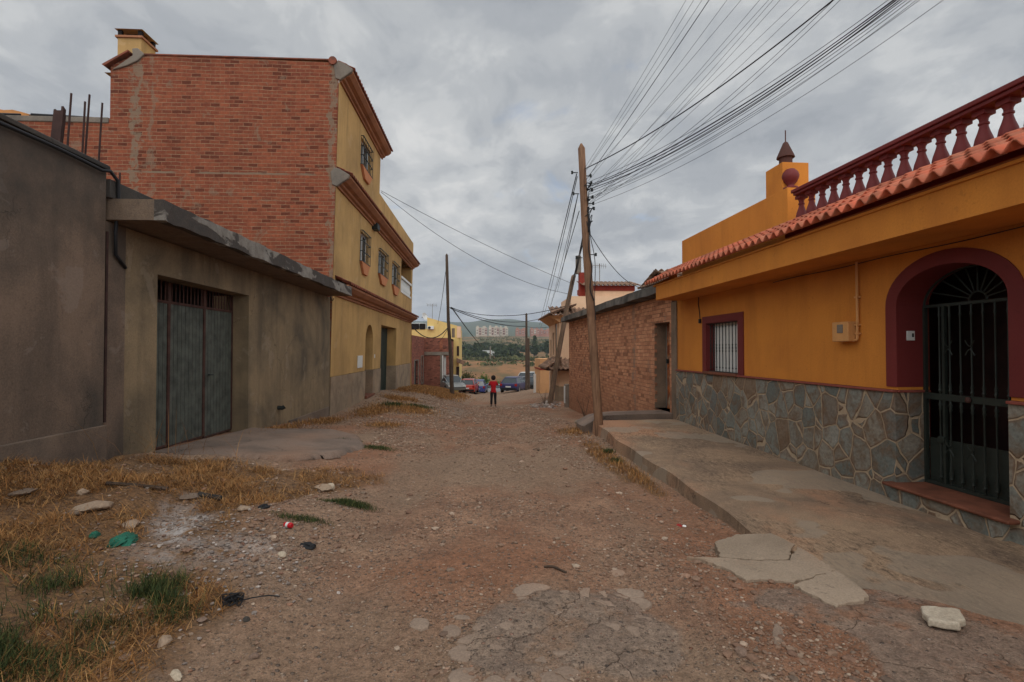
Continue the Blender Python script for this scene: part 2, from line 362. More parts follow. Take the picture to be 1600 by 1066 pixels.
M = {}
M['orange'] = plaster('orange_render', S(206, 132, 54), S(178, 108, 46), .55, .05, .4, bump=.35)
M['maroon'] = plaster('maroon_paint', S(112, 44, 42), S(92, 36, 34), .5, .05, .2, .6, bump=.12)
M['stone'] = stonewall('stone_cladding')
M['band'] = paint('red_brick_band', S(140, 74, 62), .75)
M['terracotta'] = paint('terracotta_step', S(126, 76, 56), .7, .25)
M['tile'] = tilemat('clay_roof_tile', S(192, 96, 68), S(176, 110, 84), S(126, 84, 64))
M['tile_old'] = tilemat('old_roof_tile', S(150, 118, 96), S(120, 96, 80), S(92, 82, 72))
M['tile_dark'] = tilemat('dark_cornice_tile', S(134, 74, 54), S(106, 64, 50), S(78, 62, 54))
M['blackmetal'] = paint('black_iron', S(38, 44, 42), .55, .2, .2, .4)
M['gate'] = paint('green_grey_gate', S(48, 54, 48), .5, .15, .2, .4)
M['blind'] = paint('white_blind', S(232, 232, 226), .7, .04)
M['white'] = paint('white_paint', S(215, 215, 210), .5, .05)
M['boxcream'] = paint('cream_box', S(206, 150, 92), .6, .06)
M['dark'] = paint('dark_interior', S(30, 24, 22), .9)
M['door_dark'] = paint('dark_wood_door', S(52, 30, 24), .6, .3)
M['glass'] = G('dark_glass').fin(S(40, 48, 52), .12, None, 0, .6)
def _leftwall():
    m = plaster('cement_render_weathered', S(124, 104, 88), S(76, 69, 62), .95, .13, .5, bump=.8, blotch=.75, cracks=.6); nt = m.node_tree; b = nt.nodes['Principled BSDF']; src = b.inputs['Base Color'].links[0].from_socket
    g = G.__new__(G); g.mat = m; g.nt = nt; g.tc = g.n('ShaderNodeTexCoord').outputs['Object']; sp = g.n('ShaderNodeSeparateXYZ'); nt.links.new(g.tc, sp.inputs[0])
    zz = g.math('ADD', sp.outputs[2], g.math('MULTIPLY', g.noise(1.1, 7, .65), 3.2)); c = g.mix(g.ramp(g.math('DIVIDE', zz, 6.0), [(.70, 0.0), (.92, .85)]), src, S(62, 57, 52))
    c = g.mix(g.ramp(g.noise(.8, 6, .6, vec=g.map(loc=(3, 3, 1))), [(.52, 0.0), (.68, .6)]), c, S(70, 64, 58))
    v = g.vor(9, 'F1'); cs = g.n('ShaderNodeSeparateColor'); nt.links.new(v.outputs['Color'], cs.inputs[0]); ch = g.math('MULTIPLY', g.math('LESS_THAN', v.outputs['Distance'], .09), g.math('GREATER_THAN', cs.outputs[0], .80)); c = g.mix(ch, c, S(150, 142, 130))
    nt.links.new(c, b.inputs['Base Color']); return m
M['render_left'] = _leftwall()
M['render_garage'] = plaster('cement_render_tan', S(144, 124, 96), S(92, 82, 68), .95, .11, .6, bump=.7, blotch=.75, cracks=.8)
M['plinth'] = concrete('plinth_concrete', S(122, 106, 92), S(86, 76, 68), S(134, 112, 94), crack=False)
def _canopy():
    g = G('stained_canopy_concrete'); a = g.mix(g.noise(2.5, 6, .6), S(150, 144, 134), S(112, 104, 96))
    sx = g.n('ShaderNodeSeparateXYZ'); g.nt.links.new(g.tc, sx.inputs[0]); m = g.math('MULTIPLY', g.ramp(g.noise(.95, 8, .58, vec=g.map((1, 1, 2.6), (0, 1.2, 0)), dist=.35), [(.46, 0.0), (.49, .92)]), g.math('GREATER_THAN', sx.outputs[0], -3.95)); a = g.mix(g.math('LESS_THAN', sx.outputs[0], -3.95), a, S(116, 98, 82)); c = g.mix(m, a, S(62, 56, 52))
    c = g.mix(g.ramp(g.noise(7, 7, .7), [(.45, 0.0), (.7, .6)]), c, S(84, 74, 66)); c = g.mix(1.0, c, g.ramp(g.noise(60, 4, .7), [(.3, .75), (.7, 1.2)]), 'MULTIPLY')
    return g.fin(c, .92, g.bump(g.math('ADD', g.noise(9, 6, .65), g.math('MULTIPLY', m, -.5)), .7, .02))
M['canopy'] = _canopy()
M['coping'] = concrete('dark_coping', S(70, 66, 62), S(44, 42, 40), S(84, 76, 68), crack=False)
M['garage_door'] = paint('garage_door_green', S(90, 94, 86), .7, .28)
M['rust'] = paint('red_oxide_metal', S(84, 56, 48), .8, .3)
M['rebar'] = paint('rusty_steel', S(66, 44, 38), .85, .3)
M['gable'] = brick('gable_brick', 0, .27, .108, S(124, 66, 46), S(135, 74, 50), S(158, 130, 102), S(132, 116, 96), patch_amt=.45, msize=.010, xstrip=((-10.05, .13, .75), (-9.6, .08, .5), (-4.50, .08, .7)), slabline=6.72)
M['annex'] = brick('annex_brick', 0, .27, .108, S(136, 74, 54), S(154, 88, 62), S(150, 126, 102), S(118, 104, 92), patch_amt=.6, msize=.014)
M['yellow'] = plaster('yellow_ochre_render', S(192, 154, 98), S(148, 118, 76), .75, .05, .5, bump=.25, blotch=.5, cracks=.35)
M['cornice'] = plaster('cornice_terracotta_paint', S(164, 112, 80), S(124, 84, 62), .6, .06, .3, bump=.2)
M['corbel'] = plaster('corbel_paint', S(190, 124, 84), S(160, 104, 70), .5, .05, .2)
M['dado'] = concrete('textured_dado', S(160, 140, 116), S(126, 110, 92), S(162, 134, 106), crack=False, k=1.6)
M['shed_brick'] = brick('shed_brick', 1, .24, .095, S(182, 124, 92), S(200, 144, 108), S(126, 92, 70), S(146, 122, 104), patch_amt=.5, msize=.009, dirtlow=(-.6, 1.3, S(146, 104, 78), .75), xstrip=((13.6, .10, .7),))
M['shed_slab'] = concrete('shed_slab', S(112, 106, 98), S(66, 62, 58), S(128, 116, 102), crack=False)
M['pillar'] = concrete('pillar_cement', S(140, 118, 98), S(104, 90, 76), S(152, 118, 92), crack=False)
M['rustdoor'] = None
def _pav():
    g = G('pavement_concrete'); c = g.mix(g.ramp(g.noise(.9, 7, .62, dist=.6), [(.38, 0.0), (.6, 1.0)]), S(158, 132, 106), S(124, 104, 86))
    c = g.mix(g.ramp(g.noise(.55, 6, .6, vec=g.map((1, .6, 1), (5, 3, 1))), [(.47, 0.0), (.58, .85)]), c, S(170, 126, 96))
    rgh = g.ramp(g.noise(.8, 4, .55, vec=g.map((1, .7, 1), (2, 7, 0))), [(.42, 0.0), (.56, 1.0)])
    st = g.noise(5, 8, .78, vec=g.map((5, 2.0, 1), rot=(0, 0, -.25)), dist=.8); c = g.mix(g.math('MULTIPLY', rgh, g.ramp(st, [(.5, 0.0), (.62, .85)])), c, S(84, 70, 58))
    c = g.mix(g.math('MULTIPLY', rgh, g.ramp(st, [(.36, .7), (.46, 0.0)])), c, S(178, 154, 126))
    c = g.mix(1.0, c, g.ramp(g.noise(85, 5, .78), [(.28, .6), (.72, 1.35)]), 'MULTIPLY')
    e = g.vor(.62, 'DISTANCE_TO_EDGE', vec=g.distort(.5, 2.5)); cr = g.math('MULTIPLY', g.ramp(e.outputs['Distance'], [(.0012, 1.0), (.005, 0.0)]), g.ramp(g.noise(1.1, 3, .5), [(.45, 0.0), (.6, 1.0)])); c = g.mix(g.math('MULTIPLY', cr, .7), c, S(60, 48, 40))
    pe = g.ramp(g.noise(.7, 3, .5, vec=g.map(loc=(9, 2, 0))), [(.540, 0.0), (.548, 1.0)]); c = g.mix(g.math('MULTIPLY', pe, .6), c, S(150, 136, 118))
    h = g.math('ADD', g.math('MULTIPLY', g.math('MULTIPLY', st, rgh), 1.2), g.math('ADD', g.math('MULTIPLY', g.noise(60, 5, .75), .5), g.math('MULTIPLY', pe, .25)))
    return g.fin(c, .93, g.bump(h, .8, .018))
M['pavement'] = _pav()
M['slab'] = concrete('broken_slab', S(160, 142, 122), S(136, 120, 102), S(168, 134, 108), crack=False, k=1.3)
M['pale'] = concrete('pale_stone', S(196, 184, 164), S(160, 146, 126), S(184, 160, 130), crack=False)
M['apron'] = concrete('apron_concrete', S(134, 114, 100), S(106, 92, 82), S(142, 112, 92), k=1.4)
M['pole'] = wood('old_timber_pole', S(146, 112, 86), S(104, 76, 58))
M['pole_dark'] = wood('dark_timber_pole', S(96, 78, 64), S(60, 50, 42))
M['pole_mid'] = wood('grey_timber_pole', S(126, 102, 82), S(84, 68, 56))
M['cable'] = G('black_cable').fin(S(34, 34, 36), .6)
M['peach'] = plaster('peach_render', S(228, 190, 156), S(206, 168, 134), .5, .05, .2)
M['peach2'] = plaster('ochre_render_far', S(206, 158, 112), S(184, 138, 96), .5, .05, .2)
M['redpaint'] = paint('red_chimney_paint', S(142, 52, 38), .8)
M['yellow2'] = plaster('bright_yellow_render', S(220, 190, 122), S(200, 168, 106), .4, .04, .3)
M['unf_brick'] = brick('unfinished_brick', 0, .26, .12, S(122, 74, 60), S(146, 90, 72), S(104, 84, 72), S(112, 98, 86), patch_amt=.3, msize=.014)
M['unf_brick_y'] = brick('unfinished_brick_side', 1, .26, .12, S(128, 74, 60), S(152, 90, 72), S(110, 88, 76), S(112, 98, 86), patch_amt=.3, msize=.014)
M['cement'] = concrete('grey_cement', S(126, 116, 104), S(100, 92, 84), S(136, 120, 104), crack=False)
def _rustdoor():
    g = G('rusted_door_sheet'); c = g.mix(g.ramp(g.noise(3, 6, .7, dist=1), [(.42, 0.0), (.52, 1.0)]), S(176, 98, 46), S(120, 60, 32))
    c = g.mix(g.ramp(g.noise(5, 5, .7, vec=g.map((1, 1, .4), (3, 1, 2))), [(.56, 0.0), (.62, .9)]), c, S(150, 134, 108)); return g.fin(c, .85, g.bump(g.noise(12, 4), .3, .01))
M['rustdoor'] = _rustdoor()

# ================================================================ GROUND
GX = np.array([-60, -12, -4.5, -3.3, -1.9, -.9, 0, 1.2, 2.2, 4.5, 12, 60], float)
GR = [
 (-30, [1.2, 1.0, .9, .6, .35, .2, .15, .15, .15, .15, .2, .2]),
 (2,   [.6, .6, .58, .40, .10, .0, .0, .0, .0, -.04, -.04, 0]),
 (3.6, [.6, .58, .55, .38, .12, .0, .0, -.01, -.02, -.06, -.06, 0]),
 (5,   [.5, .5, .48, .33, .12, -.01, -.03, -.05, -.11, -.12, -.12, 0]),
 (6.3, [.3, .3, .27, .22, .08, -.06, -.08, -.09, -.15, -.15, -.15, 0]),
 (7.2, [.2, .2, .16, .13, .05, -.08, -.11, -.12, -.15, -.15, -.15, 0]),
 (10,  [.06, .06, .04, .0, -.09, -.2, -.24, -.22, -.14, -.14, -.14, 0]),
 (12,  [-.02, -.02, -.08, -.13, -.22, -.31, -.36, -.33, -.26, -.15, -.1, 0]),
 (15.2, [-.2, -.25, -.31, -.38, -.45, -.53, -.57, -.53, -.48, -.55, -.5, -.4]),
 (17.5, [-.2, -.25, -.28, -.4, -.52, -.66, -.72, -.72, -.72, -.8, -.8, -.8]),
 (20,  [-.2, -.22, -.2, -.35, -.6, -.82, -.88, -.9, -.9, -.95, -.9, -.9]),
 (22.5, [-.15, -.18, -.19, -.4, -.72, -.98, -1.05, -1.07, -1.0, -1.0, -1., -1]),
 (28,  [-.45, -.45, -.5, -.7, -1.1, -1.4, -1.48, -1.48, -1.42, -1.1, -1, -1]),
 (36,  [-.9, -.9, -.95, -1.1, -1.6, -1.86, -1.92, -1.9, -1.8, -1.45, -1.3, -1.3]),
 (48,  [-2.2, -2.2, -2.2, -2.3, -2.45, -2.55, -2.6, -2.55, -2.4, -2.1, -1.9, -1.9]),
 (58,  [-3.1, -3.1, -3.1, -3.1, -3.15, -3.15, -3.15, -3.15, -3.05, -2.9, -2.7, -2.7]),
 (64, [-4.2]*12), (80, [-8]*12), (130, [-13]*12), (200, [-11]*12), (300, [-8.4]*12), (400, [-5.8]*12), (500, [-2.5]*12), (600, [3]*12),
 (900, [19]*12), (1100, [28]*12), (1230, [35.5]*12), (1500, [37]*12), (2000, [52]*12), (2800, [112]*12), (3500, [186]*12), (4200, [160]*12), (9000, [40]*12)]
GY = np.array([r[0] for r in GR], float); GZ = np.array([r[1] for r in GR], float)
def ground_base(x, y):
    x = np.asarray(x, float); y = np.asarray(y, float)
    xi = np.clip(np.searchsorted(GX, x)-1, 0, len(GX)-2); yi = np.clip(np.searchsorted(GY, y)-1, 0, len(GY)-2)
    fx = np.clip((x-GX[xi])/(GX[xi+1]-GX[xi]), 0, 1); fy = np.clip((y-GY[yi])/(GY[yi+1]-GY[yi]), 0, 1)
    fx = fx*fx*(3-2*fx)*.6+fx*.4
    a = GZ[yi, xi]*(1-fx)+GZ[yi, xi+1]*fx; b = GZ[yi+1, xi]*(1-fx)+GZ[yi+1, xi+1]*fx
    return a*(1-fy)+b*fy
def ground_z(x, y):
    x = np.asarray(x, float); y = np.asarray(y, float)
    z = ground_base(x, y)
    near = np.clip((70-y)/12, 0, 1)
    und = np.where(x > 2.25, .15, 1.0)*near
    z = z+und*(fbm(x*.9, y*.9, 4, 3)*.07+fbm(x*4.5, y*4.5, 3, 9)*.030)
    verge = np.clip((-1.2-x)/.8, 0, 1)*np.clip((9-y)/3, 0, 1)*near
    z = z+verge*(fbm(x*1.5, y*1.5, 5, 21)*.34)
    rut = np.exp(-((x+.75+.15*np.sin(y*.4))/.22)**2)+np.exp(-((x-.85-.12*np.sin(y*.35))/.22)**2)
    z = z-near*rut*.06*np.clip((y-1)/4, 0, 1)
    mid = np.clip((y-70)/60, 0, 1); amp = np.interp(y, [70, 300, 900, 2000, 3500], [.5, 1.5, 6, 30, 60])
    z = z+mid*amp*fbm(x/np.maximum(y*.12, 8)+5, y/np.maximum(y*.12, 60), 4, 31)
    hump = np.clip((y-1800)/1500, 0, 1)*(26*np.sin(x/430+1.9)+8*np.sin(x/140)+4*np.sin(x/61))
    return z+hump
def gz(x, y): return float(ground_z(np.array([x]), np.array([y]))[0])
def onG(px, py):                 # photo pixel -> point on the ground surface
    v = ray(px, py); c = Vector((0, 0, CZ)); t = 1.0; prev = t
    while t < 5000:
        p = c+v*t
        if p.z < gz(p.x, p.y): break
        prev = t; t *= 1.03
    lo, hi = prev, t
    for _ in range(14):
        m = (lo+hi)/2; p = c+v*m
        if p.z < gz(p.x, p.y): hi = m
        else: lo = m
    p = c+v*hi; return Vector((p.x, p.y, gz(p.x, p.y)))
def axis(segs):
    out = []
    for a, b, n in segs: out += list(np.linspace(a, b, n, endpoint=False))
    return out+[segs[-1][1]]
gxs = axis([(-5000, -1000, 14), (-1000, -200, 14), (-200, -40, 16), (-40, -8, 22), (-8, -4.6, 20), (-4.6, 2.6, 200), (2.6, 8, 24), (8, 40, 22), (40, 200, 16), (200, 1000, 14), (1000, 5000, 14)])
gys = axis([(-30, -2, 14), (-2, 1.8, 24), (1.8, 8, 175), (8, 16, 110), (16, 32, 90), (32, 70, 70), (70, 200, 34), (200, 700, 50), (700, 1500, 40), (1500, 4200, 50), (4200, 9000, 10)])
gxa = np.array(gxs); gya = np.array(gys); XX, YY = np.meshgrid(gxa, gya); ZZ = ground_z(XX, YY)
# the track's worn ground gets a finer relief close to the camera
nearf = np.clip((14-YY)/8, 0, 1)*np.clip((2.4-XX)/.3, 0, 1)*(YY > 1.5)
ZZ = ZZ+nearf*(np.abs(fbm(XX*9, YY*9, 3, 55))*.022)
nx, ny = len(gxs), len(gys)
vco = np.stack([XX, YY, ZZ], -1).reshape(-1, 3)
ii, jj = np.meshgrid(np.arange(nx-1), np.arange(ny-1)); base = (jj*nx+ii).reshape(-1)
fidx = np.stack([base, base+1, base+nx+1, base+nx], -1)
def mesh_np(name, v, f, mat, smooth=True, attr=None):
    me = bpy.data.meshes.new(name); k = f.shape[1]
    me.vertices.add(len(v)); me.vertices.foreach_set('co', v.astype(np.float32).ravel())
    me.loops.add(f.size); me.loops.foreach_set('vertex_index', f.astype(np.int32).ravel())
    me.polygons.add(len(f)); me.polygons.foreach_set('loop_start', np.arange(0, f.size, k, dtype=np.int32)); me.polygons.foreach_set('loop_total', np.full(len(f), k, np.int32))
    me.update(calc_edges=True); me.polygons.foreach_set('use_smooth', [smooth]*len(f))
    if attr is not None:
        a = me.color_attributes.new('zone', 'FLOAT_COLOR', 'POINT'); a.data.foreach_set('color', attr.astype(np.float32).ravel())
    me.materials.append(mat); o = bpy.data.objects.new(name, me); COL.objects.link(o); return o
# zones: R gravelly grey, G dry straw litter, B pale plaster dust, A red earth
def blob(x, y, cx, cy, rx, ry, rot=0, soft=.5):
    c, s = math.cos(rot), math.sin(rot); u = ((x-cx)*c+(y-cy)*s)/rx; v = (-(x-cx)*s+(y-cy)*c)/ry
    d = np.sqrt(u*u+v*v)+fbm(x*2.3, y*2.3, 4, 77)*.9
    return np.clip((1-d)/soft+.5, 0, 1)
GRASS_SPOTS = []   # (cx,cy,rx,ry,rot,kind,weight)
def gp(px, py): p = onG(px, py); return p.x, p.y
def zone_grass(x, y):
    left = np.clip((-1.45-.25*np.sin(y*1.7)-x)/.5+fbm(x*1.9, y*1.9, 4, 5)*1.6, 0, 1)*np.clip((6.9-y)/.5, 0, 1)
    dry = left.copy()
    for cx, cy, rx, ry, rot, k in DRY: dry = np.maximum(dry, blob(x, y, cx, cy, rx, ry, rot))
    return dry
DRY = [(-4.1, 10.6, .25, 1.1, 0, .8), (-4.0, 13.0, .4, 1.4, 0, .7), (-3.6, 16.8, .5, 1.8, 0, .8), (-2.6, 18.0, .8, 1.6, .3, .7), (-3.4, 20.8, .7, .9, 0, .9), (-4.3, 29.5, .9, 4.5, 0, .9),
       (-3.1, 32, 1.1, 4.5, .1, .9), (-4.4, 37, 2.2, 6, 0, .9), (-2.7, 37.5, .8, 3.5, .2, .9), (1.95, 8.2, .22, 1.5, 0, .9), (2.1, 6.9, .15, .9, 0, .8), (2.0, 11.4, .35, .9, 0, .5), (-2.4, 12.4, .5, .8, 0, .4)]
zr = np.clip(.5+fbm(XX*.55, YY*.4, 5, 101)*2.6, 0, 1)
zr = np.where((YY > 16) & (XX < -.9), np.maximum(zr, .85), zr)
zr = np.where(YY > 34, np.maximum(zr, .8), zr)
zg = zone_grass(XX, YY)
zb = np.maximum(blob(XX, YY, -2.45, 4.3, .22, .70, .42, .6), blob(XX, YY, -1.95, 3.75, .42, .22, .2, .9)*.45)
za_ = np.clip(.5+fbm(XX*.8+9, YY*.6, 5, 131)*2.4+np.where((XX < -.6) & (YY > 6) & (YY < 14), .35, 0)+np.where(XX > 1.4, .35, 0)*np.clip((14-YY)/3, 0, 1), 0, 1)
attr = np.stack([zr, zg, zb, za_], -1).reshape(-1, 4)
zc_ = np.clip((XX-(1.62+.25*np.sin(YY*3)))/.35+fbm(XX*2.2, YY*2.2, 5, 201)*2.4, 0, 1)*np.clip((3.55-YY)/.35, 0, 1)*(YY > 0)
zc_ = np.maximum(zc_, blob(XX, YY, .45, 2.95, .62, .5, .1, .5)*.9); zc_ = np.maximum(zc_, blob(XX, YY, -1.6, 20.5, 1.3, 4.2, .1, .5)*.75)
ZZ = ZZ+.016*np.clip((zc_-.42)/.16, 0, 1)*(YY < 5); vco[:, 2] = ZZ.reshape(-1)
zone2 = np.stack([zc_, zc_*0, zc_*0, zc_*0+1], -1).reshape(-1, 4)
def ground_mat():
    g = G('dirt_ground'); at = g.n('ShaderNodeAttribute', attribute_name='zone'); cs = g.n('ShaderNodeSeparateColor'); g.nt.links.new(at.outputs['Color'], cs.inputs[0])
    R_, G_, B_, A_ = cs.outputs[0], cs.outputs[1], cs.outputs[2], at.outputs['Alpha']
    tan = g.mix(g.ramp(g.noise(1.7, 7, .65), [(.35, 0.0), (.65, 1.0)]), S(168, 132, 106), S(134, 102, 82))
    red = g.mix(g.ramp(g.noise(2.6, 6, .65), [(.35, 0.0), (.65, 1.0)]), S(162, 114, 86), S(134, 94, 70))
    c = g.mix(g.ramp(A_, [(.35, 0.0), (.75, .7)]), tan, red)
    grey = g.mix(g.noise(4, 5), S(160, 136, 112), S(132, 112, 94))
    c = g.mix(g.ramp(R_, [(.45, 0.0), (.8, .7)]), c, grey)
    a2 = g.n('ShaderNodeAttribute', attribute_name='zone2'); c2 = g.n('ShaderNodeSeparateColor'); g.nt.links.new(a2.outputs['Color'], c2.inputs[0]); wm = g.ramp(c2.outputs[0], [(.42, 0.0), (.56, .8)])
    worn = g.mix(g.ramp(g.noise(3, 7, .65), [(.35, 0.0), (.65, 1.0)]), S(158, 138, 120), S(126, 110, 98)); ed = g.vor(2.3, 'DISTANCE_TO_EDGE', vec=g.distort(.35, 3)); crk = g.math('MULTIPLY', g.math('MULTIPLY', g.ramp(ed.outputs['Distance'], [(.003, 1.0), (.011, 0.0)]), g.ramp(g.noise(1.7, 4), [(.42, .1), (.55, 1.0)])), wm)
    worn = g.mix(g.ramp(g.noise(2.2, 7, .65, vec=g.map(loc=(4, 4, 0))), [(.52, 0.0), (.6, .8)]), worn, c); c = g.mix(wm, c, worn); c = g.mix(g.math('MULTIPLY', crk, .5), c, S(84, 64, 50))
    # small stones set in the dirt, two sizes
    hs = None
    for scl, thr, k in ((26, .30, .9), (60, .34, .8), (120, .36, .6)):
        v = g.vor(scl, 'F1', vec=g.map(loc=(scl, 0, 0))); vc = g.n('ShaderNodeSeparateColor'); g.nt.links.new(v.outputs['Color'], vc.inputs[0])
        have = g.math('GREATER_THAN', vc.outputs[0], g.ramp(g.noise(1.3, 4, .6, vec=g.map(loc=(scl, 2, 2))), [(.3, .86), (.7, .42)]))
        m = g.math('MULTIPLY', g.ramp(v.outputs['Distance'], [(thr*.8, 1.0), (thr*1.1, 0.0)]), have)
        sc_ = g.ramp(vc.outputs[1], [(0, S(92, 84, 80)), (.4, S(140, 122, 106)), (.8, S(168, 146, 128)), (.95, S(150, 104, 84)), (1, S(206, 196, 182))])
        c = g.mix(g.math('MULTIPLY', m, k), c, sc_)
        h = g.math('MULTIPLY', g.math('MULTIPLY', m, g.math('SUBTRACT', 1.0, v.outputs['Distance'])), 26.0/scl)
        hs = h if hs is None else g.math('ADD', hs, h)
    c = g.mix(1.0, c, g.ramp(g.noise(22, 6, .72), [(.28, .55), (.5, .98), (.72, 1.3)]), 'MULTIPLY'); c = g.mix(1.0, c, g.ramp(g.noise(75, 5, .75), [(.3, .62), (.7, 1.3)]), 'MULTIPLY')
    straw = g.mix(g.ramp(g.noise(9, 6, .75, vec=g.map((1, 3, 1), rot=(0, 0, .6)), dist=2), [(.4, 0.0), (.6, 1.0)]), S(140, 104, 70), S(84, 66, 50))
    c = g.mix(g.ramp(G_, [(.3, 0.0), (.8, .85)]), c, straw)
    white = g.mix(g.noise(14, 6, .7), S(214, 206, 200), S(150, 138, 130)); c = g.mix(g.math('MULTIPLY', B_, g.ramp(g.noise(7, 6, .7), [(.38, 0.0), (.56, 1.0)])), c, white)
    # the far country : dry fields, scrub, wooded ridge
    sp = g.n('ShaderNodeSeparateXYZ'); g.nt.links.new(g.tc, sp.inputs[0]); y = sp.outputs[1]
    fv = g.map((1, .35, .2)); field = g.mix(g.ramp(g.noise(.020, 8, .68, vec=fv), [(.38, 0.0), (.62, 1.0)]), S(156, 112, 74), S(118, 88, 58))
    field = g.mix(g.ramp(g.noise(.07, 7, .7, vec=fv), [(.46, 0.0), (.60, .8)]), field, S(92, 84, 56))
    hillc = g.mix(g.ramp(g.noise(.009, 9, .7, vec=g.map((1, .5, .2), (3, 0, 0))), [(.42, 0.0), (.58, 1.0)]), S(136, 106, 74), S(74, 80, 52))
    ridge = g.mix(g.ramp(g.noise(.006, 9, .7), [(.35, 0.0), (.65, 1.0)]), S(62, 78, 58), S(88, 92, 66))
    def step(a, b):
        m = g.n('ShaderNodeMapRange'); g.nt.links.new(g.math('ADD', y, g.math('MULTIPLY', g.math('SUBTRACT', g.noise(.01, 5, .6), .5), (b-a)*1.2)), m.inputs[0]); m.inputs[1].default_value = a; m.inputs[2].default_value = b; return m.outputs[0]
    c = g.mix(step(58, 62), c, field); c = g.mix(step(430, 560), c, hillc); c = g.mix(step(1500, 1900), c, ridge)
    hs = g.math('SUBTRACT', hs, g.math('MULTIPLY', crk, .8))
    hb = g.math('ADD', g.math('MULTIPLY', hs, .8), g.math('ADD', g.math('MULTIPLY', g.noise(90, 5, .75), .35), g.math('MULTIPLY', g.noise(18, 5, .65), .6)))
    return g.fin(c, .95, g.bump(hb, 1.0, .028), spec=.15)
M['ground'] = ground_mat()
gr = mesh_np('ground', vco, fidx, M['ground'], True, attr); _a = gr.data.color_attributes.new('zone2', 'FLOAT_COLOR', 'POINT'); _a.data.foreach_set('color', zone2.astype(np.float32).ravel()); tag(gr, kind='structure')

# ---------------------------------------------------------------- scatter meshes
def stone_proto(seed, n=1):
    bm = bmesh.new(); bmesh.ops.create_icosphere(bm, subdivisions=n, radius=1); r = random.Random(seed)
    d = [Vector((r.uniform(-1, 1), r.uniform(-1, 1), r.uniform(-1, 1))).normalized() for _ in range(7)]
    for v in bm.verts:
        p = v.co.copy()
        for q in d:
            k = p.dot(q)
            if k > .62: p -= q*(k-.62)*.85
        v.co = p*r.uniform(.92, 1.06)
    bm.verts.ensure_lookup_table(); v = np.array([x.co[:] for x in bm.verts]); f = np.array([[y.index for y in x.verts] for x in bm.faces]); bm.free(); return v, f
def scatter(name, pts, mat, protos, attr_fn=None):
    """pts: list (x,y,z,s,flat,rot)"""
    V = []; Fc = []; A = []; b = 0
    for i, (x, y, z, s, fl, rt) in enumerate(pts):
        pv, pf = protos[i % len(protos)]; c, s_ = math.cos(rt), math.sin(rt)
        q = pv*np.array([s*1.25, s, s*fl]); q = np.stack([q[:, 0]*c-q[:, 1]*s_+x, q[:, 0]*s_+q[:, 1]*c+y, q[:, 2]+z], -1)
        V.append(q); Fc.append(pf+b); b += len(pv); k = (i*0.61803) % 1; A.append(np.tile([k, (k*7) % 1, 0, 1], (len(pv), 1)))
    return mesh_np(name, np.concatenate(V), np.concatenate(Fc), mat, False, np.concatenate(A))
def stones_mat(name, cols):
    g = G(name); at = g.n('ShaderNodeAttribute', attribute_name='zone'); cs = g.n('ShaderNodeSeparateColor'); g.nt.links.new(at.outputs['Color'], cs.inputs[0])
    c = g.ramp(cs.outputs[0], [(i/(len(cols)-1), x) for i, x in enumerate(cols)]); c = g.mix(1.0, c, g.ramp(g.noise(40, 4, .6), [(.3, .75), (.7, 1.2)]), 'MULTIPLY')
    return g.fin(c, .9, g.bump(g.noise(60, 4, .6), .4, .004))
M['gravel'] = stones_mat('gravel_stone', [S(118, 98, 82), S(144, 116, 96), S(126, 98, 80), S(150, 128, 108), S(104, 88, 76), S(146, 108, 86), S(172, 152, 132), S(132, 108, 90), S(120, 92, 76), S(138, 112, 92)])
M['rubble'] = stones_mat('rubble_bits', [S(122, 110, 102), S(160, 148, 138), S(92, 80, 74), S(182, 170, 160), S(112, 98, 88), S(134, 98, 80), S(142, 130, 120), S(100, 86, 76)])
protos1 = [stone_proto(i, 1) for i in range(10)]
r_ = np.random.RandomState(4); pts = []
def clustered(x, y):
    tr = np.exp(-((x+.75+.15*np.sin(y*.4))/.3)**2)+np.exp(-((x-.85-.12*np.sin(y*.35))/.3)**2)
    return (.10+2.2*np.clip(.45+fbm(x*1.0, y*.75, 5, 61)*3.0, 0, 1)**2.0)*(1-.75*np.clip(tr, 0, 1))
N = 120000
yy = 1.9+(r_.rand(N)**1.9)*26; xx = r_.uniform(-4.3, 2.35, N); keep = r_.rand(N) < clustered(xx, yy)*np.where(xx < -2.0, .3, 1)
# nothing on the apron
keep &= ~((xx < -2.1) & (yy > 6.9) & (yy < 10.6))
xx, yy = xx[keep], yy[keep]; zz = ground_z(xx, yy); sz = .003+.011*r_.rand(len(xx))**3.4*(1+.25*np.clip(yy-4, 0, 10)/4)+.0007*yy
big = r_.rand(len(xx)) > .955; sz = np.where(big, sz*2.1+.003, sz); big2 = r_.rand(len(xx)) > .9975; sz = np.where(big2, sz*2.6, sz)
pts = [(xx[i], yy[i], zz[i]+sz[i]*.1+.004, sz[i], .55, xx[i]*50) for i in range(len(xx))]
for _ in range(1500):
    if r_.rand() < .55: x, y = r_.uniform(-2.9, -1.3), r_.uniform(5.5, 15)
    else: x, y = r_.uniform(1.3, 2.25), r_.uniform(3.2, 13)
    if -4.5 < x < -2.0 and 6.9 < y < 10.5: continue
    if fbm(np.array([x*1.3]), np.array([y*1.3]), 3, 81)[0] < -.02: continue
    s = .010+.035*r_.rand()**3; pts.append((x, y, gz(x, y)+s*.15, s, .55, r_.rand()*6))
go = scatter('gravel', pts, M['gravel'], protos1); tag(go, 'small loose stones strewn over the dirt track', 'gravel', kind='stuff')
